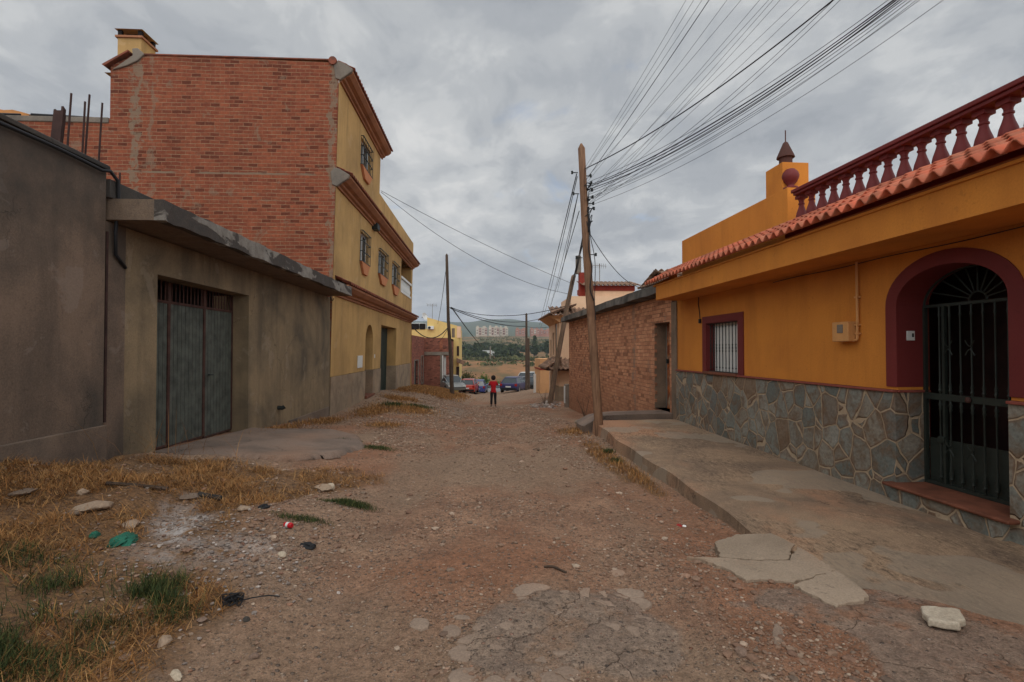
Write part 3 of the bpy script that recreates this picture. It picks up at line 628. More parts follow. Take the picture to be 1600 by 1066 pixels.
# rubble & plaster crumbs on the left verge
pts = []
for _ in range(2600):
    a = r_.rand()
    if a < .5: x, y = r_.normal(-1.75, .30), r_.normal(3.75, .42)
    elif a < .75: x, y = r_.normal(-2.35, .2), r_.normal(4.3, .5)
    elif a < .9: x, y = r_.normal(-3.9, .3), r_.uniform(10.5, 15.5)
    else: x, y = r_.uniform(-3.6, -1.3), r_.uniform(2.8, 6.0)
    s = .003+.015*r_.rand()**3.6; pts.append((x, y, gz(x, y)+s*.3+.004, s, .6, r_.rand()*6))
for _ in range(380):
    x, y = r_.normal(3.0, .3), r_.normal(25.6, 1.2); s = .02+.08*r_.rand()**2; pts.append((x, y, gz(x, y)+s*.3, s, .6, r_.rand()*6))
ro = scatter('rubble', pts, M['rubble'], protos1); tag(ro, 'broken plaster crumbs and building rubble on the verge', 'rubble', kind='stuff')

# ---------------------------------------------------------------- grass blades
def blades(name, P, mat, seed=0):
    """P rows: x,y,h,w,lean,green"""
    r = np.random.RandomState(seed); n = len(P); x, y, h, w, ln, gcol = [P[:, i] for i in range(6)]
    z = ground_z(x, y); a = r.rand(n)*2*PI; dx, dy = np.cos(a), np.sin(a); sx, sy = -dy, dx
    lv = []
    for t, ww, in ((0, 1), (.4, .85), (.75, .55), (1, .06)):
        k = ln*t**1.6*h; zz_ = z+h*t*np.sqrt(np.maximum(.04, 1-(ln*.75)**2))+.0 - .25*ln*h*t*t
        zz_ = np.maximum(zz_, ground_z(x+dx*k, y+dy*k)+.004+.012*r.rand(n))
        for sg in (-1, 1): lv.append(np.stack([x+dx*k+sx*w*ww*sg, y+dy*k+sy*w*ww*sg, zz_], -1))
    V = np.stack(lv, 1).reshape(-1, 3); b = np.arange(n)[:, None]*8
    Fq = np.concatenate([b+np.array([[0, 1, 3, 2]]), b+np.array([[2, 3, 5, 4]]), b+np.array([[4, 5, 7, 6]])], 0)
    A = np.zeros((n, 8, 4)); A[:, :, 0] = gcol[:, None]; A[:, :, 1] = r.rand(n)[:, None]; A[:, :, 3] = 1
    return mesh_np(name, V, Fq, mat, True, A.reshape(-1, 4))
def grass_mat(name, cols):
    g = G(name); at = g.n('ShaderNodeAttribute', attribute_name='zone'); cs = g.n('ShaderNodeSeparateColor'); g.nt.links.new(at.outputs['Color'], cs.inputs[0])
    c = g.ramp(cs.outputs[1], [(i/(len(cols)-1), x) for i, x in enumerate(cols)])
    return g.fin(c, .8, spec=.15)
M['straw'] = grass_mat('dry_straw', [S(162, 114, 66), S(122, 84, 50), S(186, 144, 94), S(94, 66, 44), S(150, 100, 56), S(174, 128, 76), S(108, 74, 46), S(136, 102, 58)])
M['green'] = grass_mat('green_grass', [S(62, 76, 40), S(46, 58, 34), S(84, 92, 50), S(54, 66, 38), S(38, 50, 32), S(120, 108, 62)])
GREEN = [(-2.95, 2.75, .75, .50), (-2.0, 3.12, .30, .22), (-2.55, 2.35, .5, .4)]
def inell(x, y, e): return ((x-e[0])/e[2])**2+((y-e[1])/e[3])**2
R = np.random.RandomState(11)
# main dry verge
N = 210000; x = R.uniform(-4.45, -1.0, N); y = R.uniform(1.9, 7.3, N)
d = zone_grass(x, y)*(.15+1.35*np.clip(.5+fbm(x*2.2, y*2.2, 4, 71)*3.2, 0, 1))
bare = np.maximum.reduce([blob(x, y, -2.35, 4.15, .34, .85, .35, .4), blob(x, y, -1.75, 3.7, .5, .4, .2, .4), blob(x, y, -3.1, 4.6, .3, .5, 0, .5)*.7])
gm = np.min([inell(x, y, e)+fbm(x*3, y*3, 3, 8)*1.0 for e in GREEN], axis=0)
k = (R.rand(N) < np.clip(d-.22, 0, 1)*(1-bare)*.48) & (gm > .55)
x, y = x[k], y[k]; n = len(x)
P = np.stack([x, y, R.uniform(.04, .13, n)*(1+.6*(R.rand(n) > .95)), R.uniform(.0009, .0019, n)*(1+.12*y), R.uniform(.6, 1.3, n), R.rand(n)], -1)
# scattered patches farther on
ex = []
for cx, cy, rx, ry, rot, kk in DRY:
    m = int(2600*rx*ry*kk)+200; c, s = math.cos(rot), math.sin(rot); u = R.normal(0, .5, m)*rx; v = R.normal(0, .5, m)*ry
    xs_, ys_ = cx+u*c-v*s, cy+u*s+v*c; ok = (xs_ > -4.45) & (xs_ < 2.25); ok |= (ys_ > 31.3)
    xs_, ys_ = xs_[ok], ys_[ok]; m = len(xs_); wd = np.maximum(.0018, .0004*ys_); far = np.where(ys_ > 26, 1.3, .75)
    ex.append(np.stack([xs_, ys_, R.uniform(.06, .17, m)*far, R.uniform(.8, 1.4, m)*wd, R.uniform(.3, 1.0, m), R.rand(m)], -1))
P = np.concatenate([P]+ex)
# tall stray stalks near the wall
st = np.stack([R.normal(-3.9, .3, 40), R.uniform(6.0, 7.3, 40), R.uniform(.35, .8, 40), np.full(40, .0022), R.uniform(.5, .95, 40), R.rand(40)], -1)
P = np.concatenate([P, st]); P = P[(P[:, 0] > -4.42) | (P[:, 1] > 31.3)]
o = blades('dry_grass', P, M['straw'], 5); tag(o, 'dry straw coloured grass over the left verge and along the walls', 'dry grass', kind='stuff')
P = []
for i, e in enumerate(GREEN):
    m = [30000, 9000, 12000][i]; u = R.normal(0, .62, m); v = R.normal(0, .62, m); xs_, ys_ = e[0]+u*e[2], e[1]+v*e[3]; ok = (R.rand(m) < np.clip(.32+fbm(xs_*3.2, ys_*3.2, 4, 44)*4.5, .02, 1)) & (u*u+v*v < 2.2); xs_, ys_ = xs_[ok], ys_[ok]; m = len(xs_)
    P.append(np.stack([xs_, ys_, R.uniform(.04, .13, m), R.uniform(.001, .0026, m), R.uniform(.2, .9, m), R.rand(m)], -1))
o = blades('green_grass', np.concatenate(P), M['green'], 6); tag(o, 'low green grass at the near end of the left verge', 'grass', kind='stuff')
def tuft(px, py, rx, ry, n, h, label, mat='green', name='grass_tuft'):
    c = onG(px, py); u = R.normal(0, .42, n)*rx; v = R.normal(0, .42, n)*ry
    Pq = np.stack([c.x+u, c.y+v, R.uniform(.4, 1, n)*h, R.uniform(.8, 1.3, n)*max(.0016, .0004*c.y), R.uniform(.1, .7, n), R.rand(n)], -1)
    o = blades(name, Pq, M[mat], int(px)); tag(o, label, 'grass tuft', kind='stuff'); return o
tuft(547, 789, .26, .13, 2600, .055, 'flat green grass tuft lying right of the pile of broken blocks')
tuft(470, 812, .30, .10, 1000, .05, 'sparse green tuft beside the red drinks can')
tuft(540, 689, .25, .18, 700, .07, 'small green tuft at the track edge beyond the garage apron')
tuft(590, 701, .3, .16, 800, .06, 'green tuft at the track edge nearest the middle of the street')
tuft(614, 634, .45, .5, 600, .16, 'green weed tuft outside the arched doorway of the yellow building')
tuft(655, 637, .5, .5, 500, .14, 'faint green tuft farther down from the arched doorway')
tuft(950, 708, .10, .16, 500, .09, 'green tuft against the pavement kerb farther from the camera')
tuft(962, 722, .10, .14, 500, .08, 'green tuft against the pavement kerb nearer to the camera')

# ---------------------------------------------------------------- pavement (right) with a kerb step
def pav_z(y): return .03+.012*(min(y, 10.9)-5)
pv = MB(); NX, NYp = 26, 110; ys_ = np.linspace(-3, 10.95, NYp); grid = []
def kerb_x(y):
    w = .03*math.sin(y*1.3)+.02*math.sin(y*4.1)
    if y < 4.3: w += .12*max(0, (4.3-y))**.9+.07*math.sin(y*5)+.03*math.sin(y*13)
    if y < 3.2: w += (3.2-y)*.62
    return 2.30+.02*(10-y)*.6+w
for j, y in enumerate(ys_):
    x0, x1 = kerb_x(y), 4.72-ST*y*1.02
    for i in range(NX+1):
        t = i/NX; x = x0+(x1-x0)*t; z = pav_z(y)-.02*(1-t)+float(fbm(np.array([x*1.5]), np.array([y*1.5]), 3, 15)[0])*.02
        if t == 0: z -= .008
        grid.append((x, y, z))
pv.v = list(grid); W1 = NX+1
pv.f = [(j*W1+i, j*W1+i+1, (j+1)*W1+i+1, (j+1)*W1+i) for j in range(NYp-1) for i in range(NX)]; pv.m = [0]*len(pv.f)
b = len(pv.v)
for j, y in enumerate(ys_): g0 = grid[j*W1]; pv.v.append((g0[0]-.015-.02*abs(math.sin(y*7)), y, g0[2]-.30))
for j in range(NYp-1): pv.f.append((j*W1, (j+1)*W1, b+j+1, b+j)); pv.m.append(0)
# far end face
e0 = (NYp-1)*W1; b2 = len(pv.v)
for i in range(W1): q = grid[e0+i]; pv.v.append((q[0], q[1]+.005, q[2]-.4))
for i in range(NX): pv.f.append((e0+i, e0+i+1, b2+i+1, b2+i)); pv.m.append(0)
o = pv.build('pavement', M['pavement'], smooth='auto'); tag(o, kind='structure')
def slab(name, pix, z, th, mat, label, cat, group=None, tilt=(0, 0), seed=1, kind=None, bevel=.006):
    pts = [onZ(px, py, z) for px, py in pix]; r = random.Random(seed); out = []
    for a, b_ in zip(pts, pts[1:]+pts[:1]):
        m = max(2, int((b_-a).length/.035))
        for k_ in range(m):
            p = a.lerp(b_, k_/m); out.append(Vector((p.x+r.uniform(-.011, .011), p.y+r.uniform(-.011, .011), 0)))
    c = sum(out, Vector())/len(out); T = [Vector((p.x, p.y, z+tilt[0]*(p.x-c.x)+tilt[1]*(p.y-c.y)+r.uniform(-.002, .002))) for p in out]
    n = len(T); mb = MB(); mb.add([*T, *[t-Vector((0, 0, th)) for t in T]], [tuple(range(n)), tuple(range(n, 2*n))[::-1]]+[(i, n+i, n+(i+1) % n, (i+1) % n) for i in range(n)])
    o = mb.build(name, mat, bevel=bevel)
    return tag(o, label, cat, group, kind)
slab('concrete_slab', [(1118, 846), (1150, 836), (1205, 834), (1240, 850), (1232, 872), (1180, 873), (1126, 868)], .012, .07, M['slab'], 'cracked pale concrete slab at the foot of the kerb, farthest of the broken slabs', 'concrete slab', 'broken concrete slabs', (0, .02), 2)
slab('concrete_slab', [(1126, 871), (1180, 876), (1233, 875), (1246, 853), (1306, 890), (1240, 909), (1190, 905), (1165, 905), (1140, 890), (1095, 872), (1070, 869)], .004, .07, M['slab'], 'darker thin concrete slab lying between the two pale broken slabs', 'concrete slab', 'broken concrete slabs', (0, .0), 3)
slab('concrete_slab', [(1240, 912), (1306, 892), (1356, 927), (1352, 937), (1325, 938), (1308, 946), (1278, 931)], .028, .07, M['slab'], 'pale concrete slab broken off the kerb, next to the white block', 'concrete slab', 'broken concrete slabs', (.02, .02), 4)
slab('stone_block', [(1438, 947), (1496, 950), (1511, 966), (1498, 973), (1450, 967)], .062, .045, M['pale'], 'small whitish stone block lying alone at the right of the dirt', 'stone block', None, (0, .03), 5, bevel=.012)
# worn flat stones bedded in the track
rr = random.Random(5)
M['outcrop'] = concrete('worn_outcrop', S(156, 136, 118), S(134, 114, 98), S(164, 130, 106), crack=False, k=1.4)
seeds = []
while len(seeds) < 62:
    x, y = rr.uniform(-.05, .95), rr.uniform(2.3, 3.42)
    if y > 2.55+1.0*x*.9+.35 and x < .3: continue
    if x > .55 and y < 2.85: continue
    if min([((x-a)**2+(y-b)**2*1.4)**.5 for a, b in seeds] or [1]) > .068: seeds.append((x, y))
def cell(i):
    cx, cy = seeds[i]; P_ = [(cx+.13*math.cos(a)*1.2, cy+.10*math.sin(a)) for a in [2*PI*k/12 for k in range(12)]]
    for j, (a, b) in enumerate(seeds):
        if j == i: continue
        mx_, my_ = (a+cx)/2, (b+cy)/2; dx_, dy_ = a-cx, b-cy; out = []
        for (p, q_) in zip(P_, P_[1:]+P_[:1]):
            sp_ = (p[0]-mx_)*dx_+(p[1]-my_)*dy_; sq_ = (q_[0]-mx_)*dx_+(q_[1]-my_)*dy_
            if sp_ <= 0: out.append(p)
            if (sp_ < 0) != (sq_ < 0): t = sp_/(sp_-sq_); out.append((p[0]+(q_[0]-p[0])*t, p[1]+(q_[1]-p[1])*t))
        P_ = out
        if len(P_) < 3: return None
    return P_
def flat_stone(P_, h, label, group, seed):
    r = random.Random(seed); cx = sum(p[0] for p in P_)/len(P_); cy = sum(p[1] for p in P_)/len(P_); out = []
    for p, q_ in zip(P_, P_[1:]+P_[:1]):
        L_ = math.hypot(q_[0]-p[0], q_[1]-p[1]); m = max(1, int(L_/.022))
        for k in range(m): t = k/m; out.append((p[0]+(q_[0]-p[0])*t+r.uniform(-.004, .004), p[1]+(q_[1]-p[1])*t+r.uniform(-.004, .004)))
    z0 = gz(cx, cy)+.010+h; tx, ty = r.uniform(-.08, .08), r.uniform(-.05, .10); mb = MB(); V_ = []
    for sc_, dz_ in ((.985, -.05), (.97, -.010), (.90, -.002), (.6, .002)):
        V_ += [(cx+(x-cx)*sc_, cy+(y-cy)*sc_, z0+dz_+tx*(x-cx)+ty*(y-cy)+r.uniform(-.0012, .0012)) for x, y in out]
    n = len(out); mb.add(V_, [(k*n+i, k*n+(i+1) % n, (k+1)*n+(i+1) % n, (k+1)*n+i) for k in range(3) for i in range(n)]+[tuple(range(3*n, 4*n))])
    return tag(mb.build('paving_stone', M['outcrop'], smooth='auto'), label, 'stone', group)
for i in range(len(seeds)):
    P_ = cell(i)
    if P_: flat_stone([(seeds[i][0]+(a-seeds[i][0])*.97, seeds[i][1]+(b-seeds[i][1])*.97) for a, b in P_], rr.uniform(-.004, .005), 'flat worn stone in the cracked patch bedded in the middle of the track', 'worn flat stones bedded in the track', i)
for i, (px, py, rx, ry, lb) in enumerate(((706, 987, 17, 14, 'round flat stone bedded alone, left of the cracked stone patch'), (722, 966, 16, 5, 'thin flat stone bedded just behind the round flat one'), (655, 976, 18, 10, 'dusty flat stone farthest left of the cracked stone patch'), (965, 896, 14, 5, 'dark flat stone on the red dirt beyond the cracked stone patch'), (1215, 992, 10, 16, 'smooth grey oval stone sunk in red dirt below the broken slabs'))):
    c = onG(px, py); e = onG(px+rx, py)-c; f_ = onG(px, py-ry)-c; P_ = [(c.x+e.x*math.cos(a)*k+f_.x*math.sin(a)*k, c.y+e.y*math.cos(a)*k+f_.y*math.sin(a)*k) for a, k in [(2*PI*j/9, rr.uniform(.85, 1.12)) for j in range(9)]]
    flat_stone(P_, .0, lb, None, 100+i)

# garage apron and the grey patch before the yellow building
ap = MB(); pts2 = [(-4.50, 7.15), (-4.5, 10.15), (-3.9, 10.4), (-3.0, 10.3), (-2.3, 9.7), (-1.95, 8.7), (-2.15, 7.7), (-2.7, 7.1), (-3.3, 7.0), (-3.9, 6.95)]
c = Vector((-3.3, 8.5, 0)); ring = []
bn = bmesh.new(); vv = [bn.verts.new((x, y, 0)) for x, y in pts2]; bn.faces.new(vv); bmesh.ops.triangulate(bn, faces=bn.faces[:])
bmesh.ops.subdivide_edges(bn, edges=bn.edges[:], cuts=7, use_grid_fill=True); bmesh.ops.subdivide_edges(bn, edges=bn.edges[:], cuts=1, use_grid_fill=True)
for v in bn.verts:
    v.co.z = float(ground_base(v.co.x, v.co.y))+.055+.02*float(vnoise(np.array([v.co.x*2]), np.array([v.co.y*2]))[0])
bd = [v for v in bn.verts if v.is_boundary]
for v in bd:
    if v.co.x > -4.4: v.co.z -= .09; v.co.x += rr.uniform(-.03, .03); v.co.y += rr.uniform(-.03, .03)
me = bpy.data.meshes.new('driveway'); bn.to_mesh(me); bn.free(); me.materials.append(M['apron']); me.polygons.foreach_set('use_smooth', [True]*len(me.polygons))
o = bpy.data.objects.new('driveway', me); COL.objects.link(o); tag(o, kind='structure')
# ramp in front of the brick shed door
rp = MB(); nU = 14; G2 = []
for j in range(nU+1):
    t = j/nU; u = 10.98+t*5.6
    zt = .22-.16*t-.62*t**1.4
    for i, o_ in enumerate((-2.0+1.25*t**1.5, -1.6+.9*t, -1.1+.5*t, -.6+.25*t, -.0)):
        p = R2W(o_, u, zt+.02*math.sin(u*3+i)-(.30, .06, .02, .0, 0)[i]*(1-t*.5)+rr.uniform(-.008, .008)); G2.append(p)
rp.v = [tuple(p) for p in G2]; rp.f = [(j*5+i, j*5+i+1, (j+1)*5+i+1, (j+1)*5+i) for j in range(nU) for i in range(4)]; rp.m = [0]*len(rp.f)
b = len(rp.v); rp.v += [(p[0]+.02, p[1]+.06, p[2]-.5) for p in rp.v[:5]]; rp.f += [(i, i+1, b+i+1, b+i) for i in range(4)]; rp.m += [0]*4
b = len(rp.v); ed = [j*5 for j in range(nU+1)]; rp.v += [(rp.v[e][0], rp.v[e][1], rp.v[e][2]-.5) for e in ed]; rp.f += [(ed[j], ed[j+1], b+j+1, b+j) for j in range(nU)]; rp.m += [0]*nU
o = rp.build('ramp', M['apron'], smooth='auto'); tag(o, kind='structure')

# ================================================================ RIGHT : orange house
def tile_sheet(mb, Mf, u0, u1, a0, z0, a1, z1, pitch=.19, rows=2, amp=.034, seg=8, lip=.022, mi=0):
    """Mf(u, a, z); eave at (a0,z0), top at (a1,z1)"""
    n = max(2, int(round((u1-u0)/pitch*seg))); rj = random.Random(int(u1*10))
    for r in range(rows):
        ta, tb = r/rows-.03, (r+1)/rows+.06
        for st in range(1):
            vs = []; fs = []
            for i in range(n+1):
                u = u0+(u1-u0)*i/n; ph = 2*PI*(u-u0)/pitch; c = math.cos(ph); h = amp*(c if c > 0 else c*.9)
                for t, l in ((ta, lip), (tb, .0)):
                    a = a0+(a1-a0)*t; z = z0+(z1-z0)*t+h+l; vs.append(Mf(u, a, z))
            for i in range(n): fs.append((2*i, 2*i+2, 2*i+3, 2*i+1))
            mb.add(vs, fs, mi)
def solid(o, t, off=-1):
    m = o.modifiers.new('sol', 'SOLIDIFY'); m.thickness = t; m.offset = off; return o
HR = empty('house', (CT*4.5, ST*4.5, 0), TH, 'orange rendered house with maroon trim, grey stone base and red rooftop balustrade', 'house')
ML = lambda u, z, o: (o, u, z)          # house-local: x = into the house, y = along the street
UA, UB = 3.9, 5.03                       # gate opening
ZS, ZA = 2.06, 2.42
w = MB(); Wz = (onR(1104.5, 506)[0], onR(1153.8, 501.6)[0])
wh = (Wz[1], Wz[0], 1.18, 2.10, .22)
wall(w, ML, -3, 10.73, 1.18, 2.635, [wh, (UA, UB, 1.18, ZA, .36)], mi=0)
w.f = [f for f in w.f]  # arch
arch_fill(w, ML, UA, UB, ZS, ZA, ZA+.001, .36)
w.box(0, 9, -3, 10.73, 2.64, 2.95); w.box(.0, 9, 10.70, 10.73, -.2, 2.64); w.box(8.9, 9, -3, 10.7, -.2, 2.64); w.box(0, 9, -3.05, -3, -.2, 2.64)
w.build('wall', M['orange'], HR)
# jamb of the deep entrance is painted maroon, surround ring proud of the wall
s = MB(); RW = .135; A_in = arch_pts(UA-.004, UB+.004, ZS, ZA-.004, 24); c0 = (UA+UB)/2; k1 = (UB-UA)/2
A_out = [(c0-(k1+RW)*math.cos(PI*i/24), ZS+(ZA-ZS+.13)*math.sin(PI*i/24)) for i in range(25)]
ins = [(UA+.004, 1.21)]+[(p[0]*1+0, p[1]) for p in arch_pts(UA+.004, UB-.004, ZS, ZA-.006, 24)]+[(UB-.004, 1.21)]
outs = [(UA-RW, 1.21)]+A_out+[(UB+RW, 1.21)]
for (p, q), (p2, q2) in zip(zip(ins, ins[1:]), zip(outs, outs[1:])):
    s.quad(ML(*p, -.012), ML(*q, -.012), ML(*q2, -.012), ML(*p2, -.012)); s.quad(ML(*p2, -.012), ML(*q2, -.012), ML(*q2, .0), ML(*p2, .0))
    s.quad(ML(*p, -.012), ML(*p, .355), ML(*q, .355), ML(*q, -.012))
s.build('arch_surround', M['maroon'], HR)
# stone base
d = MB(); wall(d, lambda u, z, o: (o-.03, u, z), -3, 10.73, -.35, 1.15, [(UA, UB, -.35, 1.15, .385)], mi=0); d.quad((-.03, 10.73, -.35), (-.03, 10.73, 1.15), (1, 10.73, 1.15), (1, 10.73, -.35))
d.box(-.10, .36, UA-.0, UB+.0, -.3, .175)
d.build('stone_base', M['stone'], HR)
b = MB(); b.box(-.055, .0, UB, 10.73, 1.152, 1.178); b.box(-.055, .0, -3, UA, 1.152, 1.178); b.box(.0, .36, UB-.02, UB+.02, 1.152, 1.177); b.box(0, .36, UA-.02, UA+.02, 1.152, 1.177)
b.build('band_course', M['band'], HR, bevel=.005)
st = MB(); st.box(-.14, .5, UA-.08, UB+.07, .177, .212); st.build('doorstep', M['terracotta'], HR, bevel=.013)
# fan + gate
gt = MB(); go_ = .30
ug = [onR(px, 650, go_)[0] for px in (1454, 1487, 1504, 1521, 1539.6, 1559)]
sp_ = (ug[1]-ug[-1])/4; U = [ug[1]-sp_*i for i in range(-1, 7)]; U = [u for u in U if UA+.06 < u < UB-.05]
gf = MB(); zt = 2.04
for (a, b_, c, e) in ((UA+.0, UB, zt, zt+.03), (UA, UB, .215, .25)): gf.box(go_-.012, go_+.018, a, b_, c, e)
for u in (UA+.012, UB-.03, (U[0]+U[1])/2+.0): gf.box(go_-.014, go_+.02, u, u+.028, .215, zt)
gf.box(go_-.02, go_+.02, UA+.02, UB-.02, 1.09, 1.155)
GT = gf.build('gate', M['gate'], HR)
bar_p = [(.007, .25), (.007, .29), (.02, .31), (.012, .33), (.022, .36), (.012, .39), (.016, .41), (.008, .44), (.008, .98), (.016, 1.0), (.010, 1.02), (.018, 1.045), (.010, 1.07), (.010, 1.17), (.018, 1.19), (.010, 1.21), (.016, 1.235), (.008, 1.27), (.008, 1.93), (.014, 1.95), (.009, 1.98), (.009, 2.045)]
for u in U:
    q = MB(); q.lathe(bar_p, (go_-.01, u, 0), 8); q.build('bar', M['gate'], GT, smooth='auto')
for u in (U[1]-.0, U[3]):
    for z in (.62, 1.62):
        q = MB()
        for s1 in (-1, 1):
            for s2 in (-1, 1):
                pts_ = [(go_-.03, u+s1*.045*t**.6, z+s2*(.012+.06*t)) for t in (0, .25, .5, .75, 1)]; q.tube(pts_, .005, 5)
        q.build('scroll', M['gate'], GT)
q = MB(); q.box(go_+.022, go_+.03, UA+.04, UB-.04, .25, .69); q.build('lower_panel', M['gate'], GT)
q = MB(); q.lathe([(0, 0), (.028, .004), (.030, .02), (.012, .03), (0, .032)], (0, 0, 0), 12); o = q.build('knob', M['rust'], GT, smooth=True); o.rotation_euler = (0, -PI/2, 0); o.location = (go_-.02, U[3]+.02, 1.12)
q = MB(); q.box(go_-.03, go_-.005, U[1]+.06, U[1]+.13, .66, .72); q.build('lock', M['gate'], GT, bevel=.004)
q = MB(); hub = (UA+UB)/2-.02
q.tube([(go_, hub-.085*math.cos(PI*k/12), zt+.03+.085*math.sin(PI*k/12)) for k in range(13)], .008, 6)
for k in range(1, 10):
    a = PI*k/10; ca, sa = -math.cos(a), math.sin(a); Rr = 1/math.sqrt((ca/(k1-.01))**2+(sa/(ZA-zt-.01))**2)*.97
    q.tube([(go_, hub+.085*ca, zt+.03+.085*sa), (go_, hub+Rr*ca, zt+Rr*sa)], .007, 6)
q.tube([(go_, p[0], p[1]-.012) for p in arch_pts(UA+.01, UB-.01, ZS, ZA, 20)], .012, 6)
q.build('fanlight_grille', M['gate'], HR)
q = MB(); q.box(.95, 1.0, UA-.6, UB+.6, .18, 2.6); q.build('entrance_door', M['door_dark'], HR)
q = MB(); q.box(.365, 1.0, UB+.6, UB+.62, .18, 2.6); q.box(.365, 1., UA-.62, UA-.6, .18, 2.6); q.box(.365, 1.0, UA-.6, UB+.6, 2.58, 2.62); q.box(.365, 1.0, UA-.6, UB+.6, .14, .18); q.quad((.362, UA-.6, .2), (.362, UA, .2), (.362, UA, 2.6), (.362, UA-.6, 2.6)); q.quad((.362, UB, .2), (.362, UB+.6, .2), (.362, UB+.6, 2.6), (.362, UB, 2.6)); q.build('porch', M['maroon'], HR)
# bell plate in the left reveal
q = MB(); q.box(.10, .19, UB-.014, UB-.004, 1.70, 1.80); o = q.build('doorbell', M['white'], HR, bevel=.003)
q = MB(); q.box(.155, .175, UB-.018, UB-.0145, 1.735, 1.775); q.build('button', M['blackmetal'], o)
# window
u0, u1 = Wz[1], Wz[0]; so0, so1 = onR(1162.3, 487)[0], onR(1098.5, 496)[0]
q = MB()
for (a, b_, c, e) in ((so0, so1, 2.10, 2.23), (so0, u0, 1.179, 2.10), (u1, so1, 1.179, 2.10)): q.box(-.02, .0, a, b_, c, e)
for (a, b_) in ((u0, u0+.004), (u1-.004, u1)): q.box(0, .21, a, b_, 1.2, 2.10)
q.box(0, .21, u0, u1, 2.094, 2.099)
WN = q.build('window', M['maroon'], HR)
q = MB(); q.box(.16, .20, u0, u1, 1.2, 2.10); q.build('roller_blind', None or M['blind'], WN)
q = MB()
for k in range(16): q.box(.152, .16, u0+.01, u1-.01, 1.225+k*.054, 1.225+k*.054+.045)
q.build('shutter_slats', M['blind'], WN)
q = MB(); nb = 10
for z in (1.20, 2.075): q.box(.035, .055, u0+.005, u1-.005, z, z+.014)
q.build('grille', M['blackmetal'], WN)
bp = [(.007, 1.2), (.007, 1.26), (.016, 1.28), (.009, 1.3), (.009, 1.56), (.015, 1.58), (.009, 1.6), (.014, 1.635), (.009, 1.67), (.015, 1.69), (.009, 1.71), (.009, 2.0), (.015, 2.02), (.007, 2.04), (.007, 2.08)]
for k in range(nb):
    q = MB(); q.lathe(bp, (.045, u0+(u1-u0)*(k+.5)/nb, 0), 6); q.build('grille_bar', M['blackmetal'], WN)
q = MB(); q.box(-.075, .2, u0-.03, u1+.05, 1.150, 1.198); q.build('sill', M['terracotta'], WN, bevel=.006)
# meter box, conduit, hanging cable
mu0, mu1 = onR(1325, 520, -.12)[0], onR(1300, 520, -.12)[0]
q = MB(); q.box(-.12, 0, mu0, mu1, 1.70, 1.93); MX = q.build('meter_box', M['boxcream'], HR, bevel=.008)
q = MB(); q.box(-.128, -.118, mu0+.08, mu1-.09, 1.80, 1.90); q.build('meter_window', M['cement'], MX, bevel=.003)
q = MB(); q.tube([(-.03, mu0-.03, 1.72), (-.03, mu0-.035, 2.0), (-.03, mu0-.03, 2.62)], .014, 8); q.tube([(-.03, mu0-.03, 1.72), (-.05, mu0+.02, 1.705)], .014, 8)
for z in (1.78, 1.88, 2.2): q.box(-.05, 0, mu0-.055, mu0-.008, z, z+.02)
q.build('conduit', M['boxcream'], HR)
q = MB(); uu = onR(1093, 480)[0]; q.tube([(-.015, uu, 2.63), (-.015, uu+.02, 2.50), (-.015, uu-.03, 2.34), (-.015, uu-.05, 2.2)], .008, 6); q.box(-.04, 0, uu-.08, uu-.03, 2.12, 2.2); q.build('cable_stub', M['cable'], HR)
q = MB(); q.tube([(-.012, u, 2.60+.006*math.sin(u*4)) for u in np.linspace(3, 7.2, 30)], .005, 5); q.build('wall_cable', M['cable'], HR)
# eave beam
q = MB(); q.box(-.60, -.0, -3, 10.38, 2.637, 2.93); q.box(-.60, .0, 10.38, 10.383, 2.637, 2.93); q.build('eave_beam', M['orange'], HR)
q = MB(); MT = lambda u, a, z: (a, u, z)
tile_sheet(q, MT, -3, 10.62, -.74, 2.975, -.10, 3.315, rows=4, pitch=.155, amp=.036, lip=.042)
o = q.build('roof_tiles', M['tile'], HR, smooth='auto', fixn=False); solid(o, .014)
q = MB(); q.poly([(-.60, 10.55, 2.93), (-.02, 10.55, 2.93), (-.08, 10.55, 3.24), (-.58, 10.55, 2.98)]); q.box(-.62, -.02, -3, 10.5, 2.93, 2.955); q.build('tile_bedding', M['orange'], HR)
# parapet, chimney, finial
pu0, pu1 = 6.86, 10.46
q = MB(); q.box(-.0, .42, pu0, pu1, 2.951, 3.905); PW = q.build('parapet', M['orange'], HR, bevel=.006)
cu0 = 6.95; q = MB(); q.box(.02, .42, 7.0, 7.42, 3.905, 4.32); CH = q.build('chimney', M['orange'], HR, bevel=.006)
q = MB(); q.lathe([(.09, 4.30), (.09, 4.46), (.125, 4.455), (.12, 4.48), (.06, 4.62), (.035, 4.68), (.0, 4.71)], (.2, 7.2, 0), 12); q.tube([(.2, 7.2, 4.6), (.2, 7.2, 4.87)], .008, 6); q.build('cowl', paint('rusty_cowl', S(84, 52, 44), .8), CH, smooth='auto')
q = MB(); q.lathe([(.10, 0), (.10, .03), (.05, .05), (.045, .07), (.085, .11), (.11, .165), (.115, .20), (.10, .25), (.06, .295), (0, .31)], (.12, 6.97, 3.905), 20); q.build('finial_ball', M['maroon'], HR, smooth=True)
